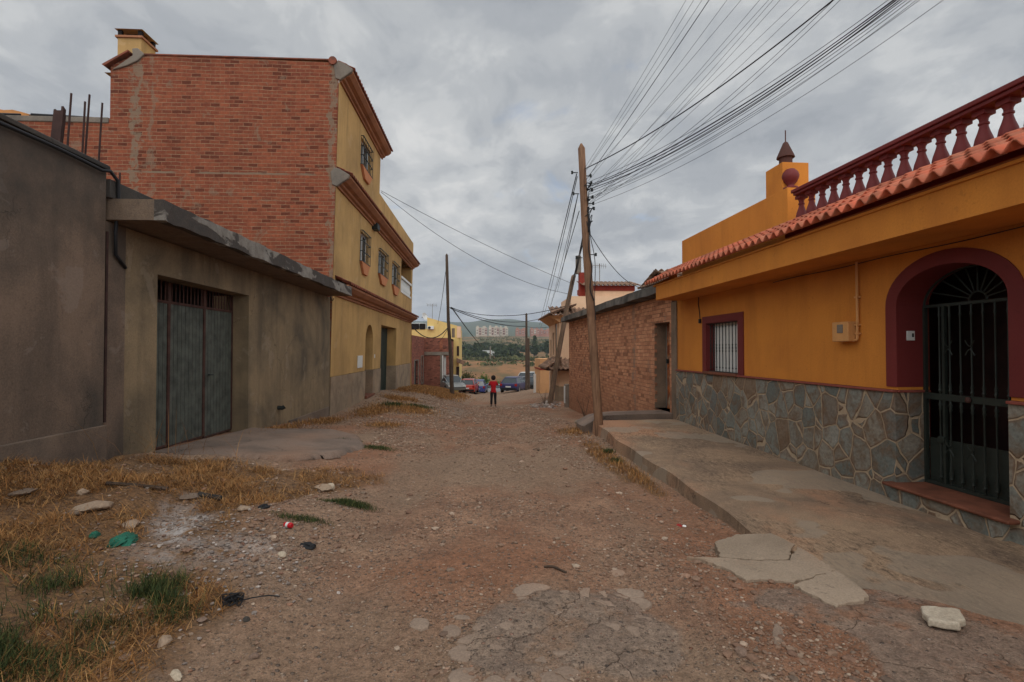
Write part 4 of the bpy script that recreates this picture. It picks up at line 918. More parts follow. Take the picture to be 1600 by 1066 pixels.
# balustrade
q = MB(); q.box(-.08, .12, -3, 6.62, 3.705, 3.742); q.box(-.10, .14, -3, 6.64, 3.742, 3.788)
q.box(-.06, .12, -3, 6.84, 3.17, 3.235)
BL = q.build('balustrade', M['maroon'], HR, bevel=.008)
bprof = [(.055, 0), (.055, .02), (.035, .03), (.030, .045), (.046, .075), (.060, .115), (.064, .15), (.056, .19), (.040, .235), (.030, .27), (.028, .285), (.036, .29), (.036, .302), (.028, .308), (.030, .33), (.045, .355)]
q = MB(); q.lathe(bprof, (0, 0, 0), 16); q.box(-.05, .05, -.05, .05, .355, .392); q.v = [(x*1.12, y*1.12, z*1.2) for x, y, z in q.v]; bal = q.build('baluster', M['maroon'], BL, smooth='auto')
us_ = [onR(px, py, .03)[0] for px, py in ((1253.5, 325), (1576, 180))]; stp = .2065
u = us_[0]; bal.location = (.02, u, 3.235); k = 0
while u > -2.4:
    u -= stp; k += 1; c = bal.copy(); COL.objects.link(c); c.parent = BL; c.location = (.02, u, 3.235)

# ================================================================ RIGHT : brick shed
SH = empty('brick_shed', (CT*4.5, ST*4.5, 0), TH, 'low bare brick shed with a thick concrete roof slab and a rusty door', 'shed')
q = MB(); dz = (11.15, 12.10)
wall(q, ML, 11.02, 22.7, -1.5, 2.85, [(dz[0], dz[1], .20, 2.24, .30)], mr=1); q.box(0.0, 7, 22.68, 22.7, -1.5, 2.85); q.build('wall', [M['shed_brick'], M['pillar']], SH)
# protruding ragged brick ends at the far door jamb
q = MB()
for i in range(20):
    z = .24+i*.1; d_ = rnd.uniform(.0, .05) if i % 2 else .0
    if i % 2: q.box(-.004-rnd.uniform(0, .008), .05, dz[1]-.02-d_, dz[1]-.005, z, z+.075)
q.build('toothed_bricks', M['shed_brick'], SH, bevel=.006)
q = MB(); q.box(-.02, .5, 10.74, 11.02, -.2, 2.66); q.build('pillar', M['pillar'], SH, bevel=.01)
q = MB(); q.box(.275, .31, dz[0]-.1, 11.98, .2, 2.3); D = q.build('door', M['rustdoor'], SH); D['label'] = 'rusty orange sheet door leaf'
q = MB(); q.box(.285, .294, 11.985, dz[1], .2, 2.24); q.build('door_frame', M['cement'], SH)
q = MB(); q.box(.24, .27, 11.88, 11.97, 1.28, 1.38); q.build('latch', M['blackmetal'], SH)
q = MB(); q.box(-.0, .35, dz[0]-.1, dz[1]+.0, .12, .20); q.build('threshold', M['pillar'], SH)
q = MB(); n_ = 40
vs = []
for i in range(n_+1):
    u = 10.4+(23.0-10.4)*i/n_; j1, j2, j3 = [rnd.uniform(-.015, .015) for _ in range(3)]
    vs += [(-.32+j1, u, 2.87+j2), (-.30+j3, u, 3.08+j2*.6), (5, u, 3.08), (5, u, 2.87)]
fs = [(4*i+a, 4*i+(a+1) % 4, 4*i+4+(a+1) % 4, 4*i+4+a) for i in range(n_) for a in range(4)]+[(0, 1, 2, 3), (4*n_+3, 4*n_+2, 4*n_+1, 4*n_)]
q.add(vs, fs); q.build('roof_slab', M['shed_slab'], SH)
# small tiled roof seen over the slab
q = MB()
RR = empty('roof_turret', R2W(2.6, 15.6, 3.08), TH, 'small tiled rooftop turret just behind the shed roof slab', 'rooftop turret')
q.box(-1.0, 1.4, -1.0, 1.2, 0, .62); q.build('wall', M['redpaint'], RR)
q = MB(); tile_sheet(q, lambda u, a, z: (u, a, z), -1.25, 1.6, -1.3, .62, 0.1, 1.0, rows=3, pitch=.2); tile_sheet(q, lambda u, a, z: (u, a, z), -1.25, 1.6, 1.5, .62, 0.1, 1.0, rows=3, pitch=.2)
tile_sheet(q, lambda u, a, z: (a, u, z), -1.3, 1.5, -1.3, .60, 0.1, 1.0, rows=3, pitch=.2)
o = q.build('roof_tiles', M['tile_old'], RR, smooth='auto', fixn=False); solid(o, .02)

# ================================================================ RIGHT : far peach house
FH = empty('house', (0, 0, 0), 0, 'two-storey peach house with weathered grey tile eaves at the bottom of the street', 'house')
X0 = 3.95; YA, YB = 27.2, 31.5
q = MB(); MS = lambda y, z, o: (X0+o, y, z); MN = lambda x, z, o: (x, YA+o, z)
wall(q, MS, YA, YB, -1.6, 3.55, [(28.1, 28.9, .55, 3.2, .12), (29.3, 29.9, 1.3, 2.6, .12), (30.4, 30.9, .9, 2.2, .12), (29.0, 29.9, -1.5, .2, .15), (30.3, 31.0, -1.4, .3, .15)])
wall(q, MN, X0, 12, -1.6, 3.55, []); q.box(X0+.3, 12, YB-.02, YB, -1.6, 3.55)
q.box(X0+.75, 12, YA+.6, YB, 3.55, 4.55)
q.build('wall', M['peach'], FH)
q = MB(); q.box(X0-.03, X0, YA-.03, YB-2.6, -1.6, -.35); q.box(X0, 9, YA-.03, YA, -1.6, -.35); q.build('base', M['dado'], FH)
for (a, b_, c, e) in ((28.1, 28.9, .55, 3.2), (29.3, 29.9, 1.3, 2.6), (30.4, 30.9, .9, 2.2)):
    q = MB(); q.box(X0+.06, X0+.12, a, b_, c, e); f_ = q.build('window', M['redpaint'] if a < 29 else M['door_dark'], FH)
    q = MB(); q.box(X0+.04, X0+.058, a+.12, b_-.12, c+.1, e-.1); q.build('pane', M['glass'], f_)
q = MB(); q.box(X0-.12, X0+.05, 28.0, 29.0, .5, .95); q.build('balcony_rail', M['white'], FH, bevel=.02)
for (a, b_, c, e) in ((29.0, 29.9, -1.5, .2), (30.3, 31.0, -1.4, .3)):
    q = MB(); q.box(X0+.08, X0+.14, a, b_, c, e); q.build('door', M['door_dark'], FH)
q = MB(); q.box(X0-.04, X0, 28.75, 28.98, -1.5, .5); q.box(X0-.04, X0, 29.92, 30.1, -1.5, .5); q.build('door_frame', M['peach'], FH)
def hip(parent, name, x0, y0, x1, z0, z1, over, ylen, mat, rise=.55):
    q = MB()
    tile_sheet(q, lambda u, a, z: (x0+a, y0+u, z), -over, ylen, -over, z0, rise, z1, rows=3, pitch=.24, amp=.045)
    tile_sheet(q, lambda u, a, z: (x0+u, y0+a, z), -over*.8, x1-x0, -over, z0, rise, z1, rows=3, pitch=.24, amp=.045)
    o = q.build(name, mat, parent, smooth='auto', fixn=False); solid(o, .025); return o
hip(FH, 'upper_eave_tiles', X0, YA, 12, 3.45, 3.95, .62, YB-YA+.3, M['tile_old'], .75)
q = MB(); q.prism([(-.58, 3.43), (0, 3.05), (.0, 3.43)], YA-.3, YB, lambda t, p, z: (X0+p, t, z)); q.prism([(-.58, 3.43), (0, 3.05), (.0, 3.43)], X0-.3, 9, lambda t, p, z: (t, YA+p, z)); q.build('eave_soffit', M['peach2'], FH)
hip(FH, 'porch_tiles', X0, YA, 6.2, .62, 1.15, .78, 3.0, M['tile_old'], .0)
q = MB(); q.box(X0-.7, X0, YA-.5, YA+3, .52, .60); q.box(X0-.7, 6, YA-.6, YA, .52, .60); q.build('porch_beam', M['rust'], FH)
q = MB(); cx = 5.50; q.box(cx-.22, cx+.22, YA+1.2, YA+1.6, 3.7, 5.95); chm = q.build('chimney', M['redpaint'], FH)
q = MB(); q.lathe([(.16, 5.9), (.16, 6.9), (.15, 6.92)], (cx-.24, YA+1.45, 0), 10); q.build('flue_pipe', M['cement'], chm)
q = MB(); q.box(5.6, 8.3, YA+1, YA+3.4, 4.5, 5.0); tr = q.build('stair_tower', M['peach'], FH)
q = MB(); q.box(5.55, 8.35, YA+.95, YA+3.45, 4.9, 5.2); q.build('cornice', M['redpaint'], tr)
q = MB(); tile_sheet(q, lambda u, a, z: (u, YA+a, z), 5.3, 8.6, .7, 5.2, 2.2, 5.55, rows=3, pitch=.24, amp=.05); o = q.build('roof_tiles', M['tile_old'], tr, smooth='auto', fixn=False); solid(o, .025)
def antenna(loc, h, label, s=1.0, rot=0):
    q = MB(); q.tube([(0, 0, 0), (0, 0, h)], .02, 6); o = q.build('tv_antenna', M['cement']); o.location = loc; o.rotation_euler = (0, 0, rot)
    q = MB(); q.tube([(-.5*s, 0, h-.12), (.45*s, 0, h-.12)], .012, 5)
    for i in range(7): x = -.45*s+i*.14*s; q.tube([(x, 0, h-.12-.14*s), (x, 0, h-.12+.14*s)], .009, 4)
    q.tube([(-.5*s, -.15, h-.3), (-.5*s, .15, h+.08)], .009, 4); q.build('aerial', M['cement'], o)
    return tag(o, label, 'antenna')
antenna((onY(937, 448, 29.3).x, 29.3, 5.4), 1.2, 'thin television antenna on the tiled stair tower behind the main pole', 1.0, .3)
# far ochre wall beyond the peach house
q = MB(); e0, e1 = onY(844, 600, 37).x, onY(862, 600, 37).x
OW = empty('garden_wall', (0, 0, 0), 0, 'ochre end wall with a dark red stripe beyond the peach house', 'wall')
q.box(e0, e1+3, 37, 41, -2.6, .95); q.build('wall', M['peach2'], OW); q = MB(); q.box(e0-.03, e1+3, 36.97, 41.03, .15, .26); q.build('stripe', M['redpaint'], OW)
q = MB(); a0 = onY(834, 600, 40).x; a1 = onY(843.8, 600, 40).x; q.box(a0, a1-.02, 40, 40.2, -2.6, onY(838, 585, 40).z); o = q.build('boundary_wall', M['white'], bevel=.01); tag(o, 'short cream boundary wall left of the ochre end wall', 'wall')
q = MB(); a0, a1 = onX(883, 612, 4.0-ST*23), 0
bx = onY(883.5, 601, 23.4); bx1 = onY(895, 601, 23.4); q.box(bx.x, bx1.x, 23.4, 23.75, -1.3, bx.z); o = q.build('meter_cabinet', M['cement'], bevel=.02); tag(o, 'grey concrete meter cabinet standing at the far corner of the brick shed', 'cabinet')
q = MB(); q.box(bx.x-.03, bx.x-.003, 23.44, 23.72, -.85, bx.z-.08); q.build('door', M['white'], o)

# ================================================================ LEFT : grey rendered house, garage, brick and yellow block
MLf = lambda u, z, o: (-4.5-o, u, z)             # facade plane of the garage ; o>0 into the building
GL = empty('building', (-4.5, 5, 0), 0, 'tall windowless grey cement-rendered building at the left edge, nearest the camera', 'building')
q = MB(); n_ = 24
topz = 3.72
q.box(-4.46+4.5, -12+4.5, -9-5, 6.24-5, .72, topz); q.build('wall', M['render_left'], GL)
q = MB(); q.box(.075, -3, -14, 1.262, -.4, .722); q.build('plinth', M['plinth'], GL, bevel=.01)
q = MB(); q.prism([(.07, topz), (.07, topz+.05), (-.35, topz+.24), (-7.5, topz+.24), (-7.5, topz)], -14, 1.27, lambda t, p, z: (p, t, z)); q.build('coping', M['coping'], GL, bevel=.01)
q = MB(); pts_ = [(.09, u, topz+.0-.05+.012*math.sin(u*3)) for u in np.linspace(-14, 1.1, 60)]+[(.10, 1.22, topz-.02), (.11, 1.33, topz-.10), (.10, 1.36, topz-.3), (.07, 1.36, 3.0), (.05, 1.40, 2.75), (.03, 1.60, 2.62)]
q.tube(pts_, .020, 7); q.build('cable', M['cable'], GL, smooth=True)
q = MB(); q.tube([(.035, 1.275, z) for z in (3.0, .75)], .014, 6); q.build('joint_pipe', M['rebar'], GL)

GA = empty('garage', (0, 0, 0), 0, 'low tan cement garage with green double door under a thick stained concrete canopy', 'garage')
q = MB(); gd = (7.27, 10.0, -.5, 2.64, .42)
wall(q, MLf, 6.27, 15.13, -.8, 3.13, [gd]); q.box(-12, -4.5, 15.11, 15.13, -.8, 3.13); q.build('wall', M['render_garage'], GA)
q = MB(); q.box(-4.5, -4.485, 6.28, 6.62, -.4, 3.13); q.build('pilaster', M['render_left'], GA)
q = MB(); vs = []; n_ = 44
for i in range(n_+1):
    u = 6.3+(14.94-6.3)*i/n_; a, b_, c_ = [rnd.uniform(-.012, .012) for _ in range(3)]
    vs += [(-3.83+a, u, 3.15+b_), (-3.84+c_, u, 3.40+c_*.5), (-10, u, 3.40), (-10, u, 3.15)]
fs = [(4*i+a, 4*i+(a+1) % 4, 4*i+4+(a+1) % 4, 4*i+4+a) for i in range(n_) for a in range(4)]+[(0, 1, 2, 3), (4*n_+3, 4*n_+2, 4*n_+1, 4*n_)]
q.add(vs, fs); q.build('canopy', M['canopy'], GA)
q = MB(); q.box(-4.75, -4.42, 6.25, 8.0, 3.40, 3.62); q.build('kerb_beam', M['coping'], GA, bevel=.01)
q = MB(); q.box(-4.47, -4.5, 12.0, 15.0, -.6, -.02); q.build('footing', M['plinth'], GA, bevel=.02)
# doors
x_d = -4.5-.30
DG = None
for k, (a, b_) in enumerate(((7.27, 8.02), (8.02, 9.0), (9.0, 9.98))):
    q = MB(); zb, zt_ = .16-.03*k+.02, 2.30; n2 = int((b_-a)/.105); stp_ = (b_-a-.06)/n2
    for i in range(n2): y0 = a+.03+i*stp_; q.box(x_d-.012, x_d+.004, y0+.005, y0+stp_-.005, zb, zt_)
    q.box(x_d-.03, x_d-.014, a, b_, zb, zt_)
    D = q.build('door_leaf', M['garage_door'], GA)
    q = MB(); q.box(x_d-.02, x_d+.018, a, a+.03, zb-.01, 2.62); q.box(x_d-.02, x_d+.018, b_-.03, b_-.002, zb-.01, 2.62); q.box(x_d-.02, x_d+.018, a+.03, b_-.03, 2.30, 2.34); q.box(x_d-.02, x_d+.016, a+.03, b_-.03, zb-.03, zb+.0); q.build('leaf_frame', M['rust'], D)
    q = MB()
    for i in range(n2): y0 = a+.03+i*stp_+stp_/2; q.box(x_d-.006, x_d+.006, y0-.008, y0+.008, 2.34, 2.63)
    q.build('transom_bars', M['rust'], D)
    if k == 2:
        q = MB(); q.tube([(x_d+.02, a+.12, 1.17), (x_d+.05, a+.12, 1.17), (x_d+.05, a+.22, 1.17)], .012, 6); q.build('handle', M['blackmetal'], D)
q = MB(); q.box(x_d-.5, x_d-.45, 7.1, 10.2, -.2, 2.8); q.box(x_d-.5, x_d-.04, 7.1, 10.2, 2.64, 2.7); q.build('dark_room', M['dark'], GA)
q = MB(); p = onX(437, 637, -4.46); q.tube([(-4.52, p.y, p.z), (-4.40, p.y, p.z-.01), (-4.37, p.y+.02, p.z+.02)], [.045, .045, .05], 10); q.build('drain_pipe', M['blackmetal'], GA, smooth='auto')
q = MB(); p = onX(521, 467, -4.2); q.tube([(-4.44, 14.95+.1*0, 3.14), (-4.42, 14.93, 3.05), (-4.38, 14.95, 3.02), (-4.36, 14.97, 3.08)], .014, 6); q.build('hook', M['cable'], GA)

# rebars and beam standing behind the grey wall
for i, (pb, pt) in enumerate((((105, 235), (111.5, 146)), ((128.5, 243), (133, 159)), ((133, 245), (140, 148)), ((154, 256), (160, 161)), ((186.5, 292), (187.5, 270)))):
    a = onX(*pb, -4.62); b_ = onX(*pt, -4.62); q = MB(); a0 = Vector((a.x, a.y, 3.3)); d_ = (b_-a); d_.x = 0
    q.tube([Vector((a.x, a.y-d_.y/d_.z*(a.z-3.3), 3.3)), b_], .0105, 6)
    nm = ['tall rusty starter bar standing alone, leftmost of the upright bars', 'shorter rusty starter bar of the close pair', 'taller rusty starter bar of the close pair', 'rusty starter bar nearest the brick gable edge', 'short stub of rusty bar over the canopy beam']
    o = q.build('starter_bar', M['rebar']); tag(o, nm[i], 'steel bar', 'rusty starter bars above the garage')
a = onX(90, 228, -4.75); b_ = onX(97, 173, -4.75); q = MB()
for (dx0, dx1, ya, yb, zt2) in ((-.05, .04, -.03, .03, -.02), (.045, .07, -.045, -.01, .02), (-.08, -.055, .01, .045, .01)):
    q.add([(-4.75+dx0, a.y+ya-.05, 3.5), (-4.75+dx1, a.y+ya-.05, 3.5), (-4.75+dx1, a.y+yb-.05, 3.5), (-4.75+dx0, a.y+yb-.05, 3.5), (-4.75+dx0, a.y+ya+.03, b_.z+zt2), (-4.75+dx1, a.y+ya+.03, b_.z+zt2), (-4.75+dx1, a.y+yb+.03, b_.z+zt2-.03), (-4.75+dx0, a.y+yb+.03, b_.z+zt2-.03)], [(0, 1, 2, 3), (4, 5, 6, 7), (0, 1, 5, 4), (1, 2, 6, 5), (2, 3, 7, 6), (3, 0, 4, 7)])
o = q.build('steel_beam', M['rebar']); o.rotation_euler = (0, 0, 0); tag(o, 'stubby dark rusty steel beam ending beside the upright bars', 'steel beam')

# ---- the big block: brick gable + ochre front. front leans very slightly towards the street
YG = 15.15; LK = .0235
def FX(z): return -4.5+LK*(z-.8)
MF = lambda y, z, o: (FX(z)-o, y, z)
def onF(px, py, o=0): p = hit(px, py, (1, 0, -LK), -4.5-LK*.8-o); return p.y, p.z
BB = empty('apartment_house', (0, 0, 0), 0, 'three-storey block with bare brick gable and yellow ochre front with cornices', 'house')
q = MB(); gp_ = [(-18, -.8), (FX(-.8)-.01, -.8), (FX(9.9)-.01, 9.72), (FX(10)-.12, 10.04), (-9.55, 10.12), (-10.02, 10.14), (-10.2, 10.06), (-10.75, 9.75), (-10.75, 8.24), (-18, 8.24)]
q.poly([(x, YG, z) for x, z in gp_]); q.build('gable_wall', M['gable'], BB)
YE, YT = 31.1, 21.15
def Fr(px0, px1, py0, py1, o=0):  # opening from pixels: near x, far x, and its top/bottom heights
    y0, z0 = onF(px0, py0, o); y1, z1 = onF(px1, py1, o); return y0, y1, z0, z1
W3 = (onF(564.6, 213.4)[0], onF(579.3, 234.5)[0], onF(564.2, 257)[1], onF(564.6, 213.4)[1])
W2 = []
for (xa, ya, xb, yb_, yc) in ((563.5, 360.7, 576, 370, 407.6), (591.8, 389, 604.4, 398.4, 427), (613, 408.9, 622.5, 416.7, 444.3)):
    W2.append((onF(xa, ya)[0], onF(xb, yb_)[0], onF(xa, yc)[1], onF(xa, ya)[1]))
LG = (onF(627, 420)[0], YE-.55, onF(626, 456)[1]-.0, onF(627.5, 408)[1])   # loggia
AD = (onF(570.3, 560)[0], onF(582, 560)[0]); AZ = onF(576, 507)[1]
GD = (22.25, 26.0, -.6, 2.68)
z1, z2, z3 = 3.35, 6.45, 9.62
q = MB()
wall(q, MF, YG+.01, YE, .82, z1, [(AD[0], AD[1], .82, AZ, .5), (GD[0], GD[1], .82, GD[3], .5)])
arch_fill(q, MF, AD[0], AD[1], AZ-.62, AZ-.002, AZ, .5, 0, 0, 16)
wall(q, MF, YG+.01, YE, z1, z2, [(*W, .14) for W in W2]+[(LG[0], LG[1], LG[2], z2, 1.6)])
wall(q, MF, YG+.01, YT, z2, z3, [(*W3, .14)])
q.quad((FX(z2), YT, z2), (FX(z3), YT, z3), (-11, YT, z3), (-11, YT, z2))
pz = [onF(597, 304)[1], onF(644, 380.4)[1]]
q.quad(MF(YT, z2, 0), MF(YE, z2, 0), MF(YE, sum(pz)/2, 0), MF(YT, sum(pz)/2, 0)); PZ = sum(pz)/2
q.quad(MF(YT, PZ, 0), MF(YE, PZ, 0), MF(YE, PZ, .2), MF(YT, PZ, .2)); q.quad(MF(YT, z2, .2), MF(YE, z2, .2), MF(YE, PZ, .2), MF(YT, PZ, .2))
q.quad(MF(YE, z2, 0), MF(YE, PZ, 0), (-12, YE, PZ), (-12, YE, z2))
# end wall with an arched loggia opening
x0, x1 = FX(4)-1.45, FX(4)-.35; zsp, zap = LG[2]+1.0, z2-.25
ME = lambda u, z, o: (u, YE-o, z)
wall(q, ME, -12, FX(4), -2.5, z2, [(x0, x1, LG[2], zap, .25)]); arch_fill(q, ME, x0, x1, zsp, zap-.002, zap, .25)
wall(q, lambda u, z, o: (u, YE-.25-o, z), FX(4)-1.6, FX(4)-.25, LG[2], z2, [(x0, x1, LG[2], zap, .01)]); arch_fill(q, lambda u, z, o: (u, YE-.25-o, z), x0, x1, zsp, zap-.002, zap, .01)
q.quad((FX(4)-1.6, LG[0], LG[2]), (FX(4)-1.6, YE-.25, LG[2]), (FX(4)-1.6, YE-.25, z2), (FX(4)-1.6, LG[0], z2))
q.quad((FX(4), LG[0], LG[2]), (FX(4), YE, LG[2]), (FX(4)-1.6, YE, LG[2]), (FX(4)-1.6, LG[0], LG[2]))
q.quad((-4.4, YG+.1, z2+.3), (-4.5, YE, z2+.3), (-12, YE, z2+.3), (-12, YG+.1, z2+.3)); q.quad((-4.4, YG+.1, z3), (-4.4, YT, z3), (-11, YT, z3), (-11, YG+.1, z3))
q.build('front_wall', M['yellow'], BB)
q = MB(); wall(q, lambda y, z, o: MF(y, z, o-.035), YG-.02, YE+.03, -1.6, .815, [(AD[0], AD[1], -1.6, .815, .53), (GD[0], GD[1], -1.6, .815, .53)]); q.quad(MF(YG-.02, -1.6, -.035), MF(YG-.02, .815, -.035), MF(YG-.02, .815, .1), MF(YG-.02, -1.6, .1)); q.quad(MF(YE+.03, -1.6, -.035), MF(YE+.03, .815, -.035), MF(YE+.03, .815, 1), MF(YE+.03, -1.6, 1)); q.build('dado', M['dado'], BB)
def cornice(zb_, y0, y1, over, name):
    q = MB(); e = over
    pr = [(0, zb_), (.06, zb_), (.06, zb_+.06), (.14, zb_+.08), (.16, zb_+.14), (.28, zb_+.17), (e-.05, zb_+.27), (e-.05, zb_+.33), (0, zb_+.33)]
    q.prism(pr, y0, y1, lambda t, p, z: (FX(z)+p, t, z)); o = q.build(name, M['cornice'], BB)
    q = MB(); tile_sheet(q, lambda u, a, z: (FX(z)-a, u, z), y0-.02, y1+.05, -e, zb_+.36, .02, zb_+.58, rows=2, pitch=.22, amp=.04); t_ = q.build('cornice_tiles', M['tile_dark'], o, smooth='auto', fixn=False); solid(t_, .02)
    return o
cornice(9.50, YG+.05, YT+.22, .44, 'upper_cornice'); cornice(6.38, YG+.05, YE-.25, .46, 'middle_cornice'); cornice(3.20, YG+.2, YE-.25, .46, 'lower_cornice')
# roughcast ends of the cornices on the brick gable
for zc in (9.52, 6.38):
    q = MB(); q.prism([(-.10, zc+.05), (.04, zc+.0), (.16, zc+.10), (.36, zc+.24), (.40, zc+.34), (.1, zc+.52), (-.05, zc+.56), (-.16, zc+.42)], YG-.04, YG+.06, lambda t, p, z: (FX(z)+p, t, z)); q.build('cornice_end', M['cement'], BB, bevel=.02)
# windows with black grilles, sill and tapered corbel
def gwin(Wn, n=5):
    y0, y1, za, zb_ = Wn; q = MB(); q.quad(*[MF(y, z, .13) for y, z in ((y0, za), (y1, za), (y1, zb_), (y0, zb_))]); wn = q.build('window', M['glass'], BB)
    q = MB(); cy = (y0+y1)/2
    for a, b_, c_, e_ in ((y0, y1, za, za+.05), (y0, y1, zb_-.05, zb_), (y0, y0+.05, za, zb_), (y1-.05, y1, za, zb_), (cy-.03, cy+.03, za, zb_)): q.box(.09, .12, a, b_, c_, e_, M=lambda o, y, z: MF(y, z, o))
    q.build('frame', M['white'] , wn)
    q = MB()
    for k in range(n+2): y = y0-.02+(y1-y0+.04)*k/(n+1); q.box(-.09, -.075, y-.009, y+.009, za-.02, zb_+.02, M=lambda o, y, z: MF(y, z, o))
    for t in (0, .33, .66, 1): z = za-.02+(zb_-za+.04)*t; q.box(-.1, -.07, y0-.03, y1+.03, z-.012, z+.012, M=lambda o, y, z: MF(y, z, o)); q.box(-.08, .0, y0-.03, y0-.01, z-.012, z+.012, M=lambda o, y, z: MF(y, z, o)); q.box(-.08, .0, y1+.01, y1+.03, z-.012, z+.012, M=lambda o, y, z: MF(y, z, o))
    q.build('grille', M['blackmetal'], wn)
    h = (zb_-za)*.42; w_ = (y1-y0)/2
    q = MB(); q.prism([(cy-w_-.06, za-.03), (cy+w_+.06, za-.03), (cy+w_*.9, za-.12), (cy+w_*.45, za-h), (cy-w_*.45, za-h), (cy-w_*.9, za-.12)], -.09, 0, lambda t, y, z: MF(y, z, t)); q.build('sill_corbel', M['corbel'], wn, bevel=.01)
gwin(W3, 5)
for Wn in W2: gwin(Wn, 5)
# arched entrance
q = MB(); q.box(.5, .55, AD[0]-.1, AD[1]+.1, -.4, 1.2, M=lambda o, y, z: MF(y, z, o)); q.box(.5, .55, AD[0]-.1, AD[1]+.1, 1.2, AZ+.1, M=lambda o, y, z: MF(y, z, o)); q.build('entrance_door', M['door_dark'], BB)
q = MB(); my = onF(573, 560, -.02)[0]; q.box(.30, .44, AD[0]+.85, AD[0]+1.15, 1.0, 1.45, M=lambda o, y, z: MF(y, z, o)); q.build('mail_box', M['blackmetal'], BB, bevel=.01)
q = MB(); q.box(-.12, .5, AD[0]-.05, AD[1]+.1, -.22, -.12, M=lambda o, y, z: MF(y, z, o)); q.build('doorstep', M['terracotta'], BB, bevel=.01)
a_ = onF(558.5, 556); b2_ = onF(565, 575.6); q = MB(); q.box(-.03, .0, a_[0], b2_[0], b2_[1]+.03, a_[1], M=lambda o, y, z: MF(y, z, o)); q.build('utility_hatch', M['white'], BB, bevel=.005)
q = MB(); q.box(-.012, 0, 21.0, 21.12, 1.28, 1.42, M=lambda o, y, z: MF(y, z, o)); q.build('number_plate', M['white'], BB)
q = MB(); q.box(.46, .52, GD[0], GD[1], -.6, 2.68, M=lambda o, y, z: MF(y, z, o)); n2 = 12
for k in range(n2): y = GD[0]+(GD[1]-GD[0])*k/n2; q.box(.44, .46, y+.02, y+.28, -.5, 2.66, M=lambda o, y, z: MF(y, z, o))
q.build('garage_door', paint('dark_green_door', S(34, 48, 42), .6), BB)
a_ = onF(582, 354); q = MB(); q.box(-.22, 0, a_[0]-.1, a_[0]+.35, a_[1]-.12, a_[1]+.12, M=lambda o, y, z: MF(y, z, o)); q.build('wall_lamp', M['blackmetal'], BB, bevel=.02)
# loggia balustrade
q = MB(); q.box(-.05, .15, LG[0], LG[1], LG[2]+.72, LG[2]+.84, M=lambda o, y, z: MF(y, z, o)); q.box(-.03, .12, LG[0], LG[1], LG[2]-.02, LG[2]+.08, M=lambda o, y, z: MF(y, z, o)); LB = q.build('loggia_balustrade', M['white'], BB)
q = MB(); q.lathe([(.05, .08), (.04, .14), (.075, .3), (.035, .5), (.05, .72)], (0, 0, 0), 8); p0 = q.build('baluster', M['white'], LB, smooth=True); k = 0; y = LG[0]+.2; p0.location = (FX(LG[2])-.05, y, LG[2])
while y < LG[1]-.4: y += .26; c = p0.copy(); COL.objects.link(c); c.parent = LB; c.location = (FX(LG[2])-.05, y, LG[2])
# chimney on the gable's far end
cA, cB = onY(184, 58, 15.5), onY(221, 58, 15.5)
q = MB(); q.box(cA.x, cB.x, 15.5, 16.15, 9.6, cA.z-.02); CM = q.build('chimney', M['yellow'], BB)
q = MB(); q.box(cA.x-.05, cB.x+.05, 15.45, 16.2, cA.z-.02, cA.z+.04); q.build('ledge', M['cornice'], CM)
q = MB()
for x in (cA.x, cB.x-.1):
    for y in (15.5, 16.05): q.box(x, x+.1, y, y+.1, cA.z+.04, cA.z+.22)
q.box(cA.x+.1, cB.x-.1, 15.72, 15.92, cA.z+.04, cA.z+.22)
q.build('vents', M['dark'], CM)
q = MB(); zc = cA.z+.22; a0, a1, b0, b1 = cA.x-.06, cB.x+.06, 15.44, 16.21; q.add([(a0, b0, zc), (a1, b0, zc), (a1, b1, zc), (a0, b1, zc), ((a0+a1)/2-.05, (b0+b1)/2, zc+.17), ((a0+a1)/2+.05, (b0+b1)/2, zc+.17)], [(0, 1, 5, 4), (1, 2, 5), (2, 3, 4, 5), (3, 0, 4), (0, 3, 2, 1)]); q.build('cap', M['yellow'], CM)
# tile verge at the gable's left end + ridge mortar
q = MB(); q.prism([(-10.86, 9.70), (-10.2, 10.13), (-10.2, 10.18), (-10.92, 9.74)], YG-.12, YG+1.0, lambda t, x, z: (x, t, z)); q.build('verge_tile', M['tile_dark'], BB)
q = MB(); q.prism([(-10.70, 9.62), (-10.12, 10.06), (-10.14, 10.26), (-9.98, 10.28), (-9.80, 10.10), (-10.0, 9.9), (-10.3, 9.75)], YG-.05, YG+.4, lambda t, x, z: (x, t, z)); q.build('ridge_mortar', M['cement'], BB, bevel=.02)
q = MB(); q.box(-9.85, FX(10)-.12, YG-.03, YG+.2, 10.10, 10.135); q.build('wall_capping', M['tile_dark'], BB)
q = MB(); q.lathe([(.12, 0), (.12, .5)], (0, 0, 0), 10); o = q.build('ridge_tile', M['tile_dark'], BB, smooth='auto'); o.rotation_euler = (-PI/2, 0, 0); o.location = (FX(10)-.18, YG-.08, 10.07)
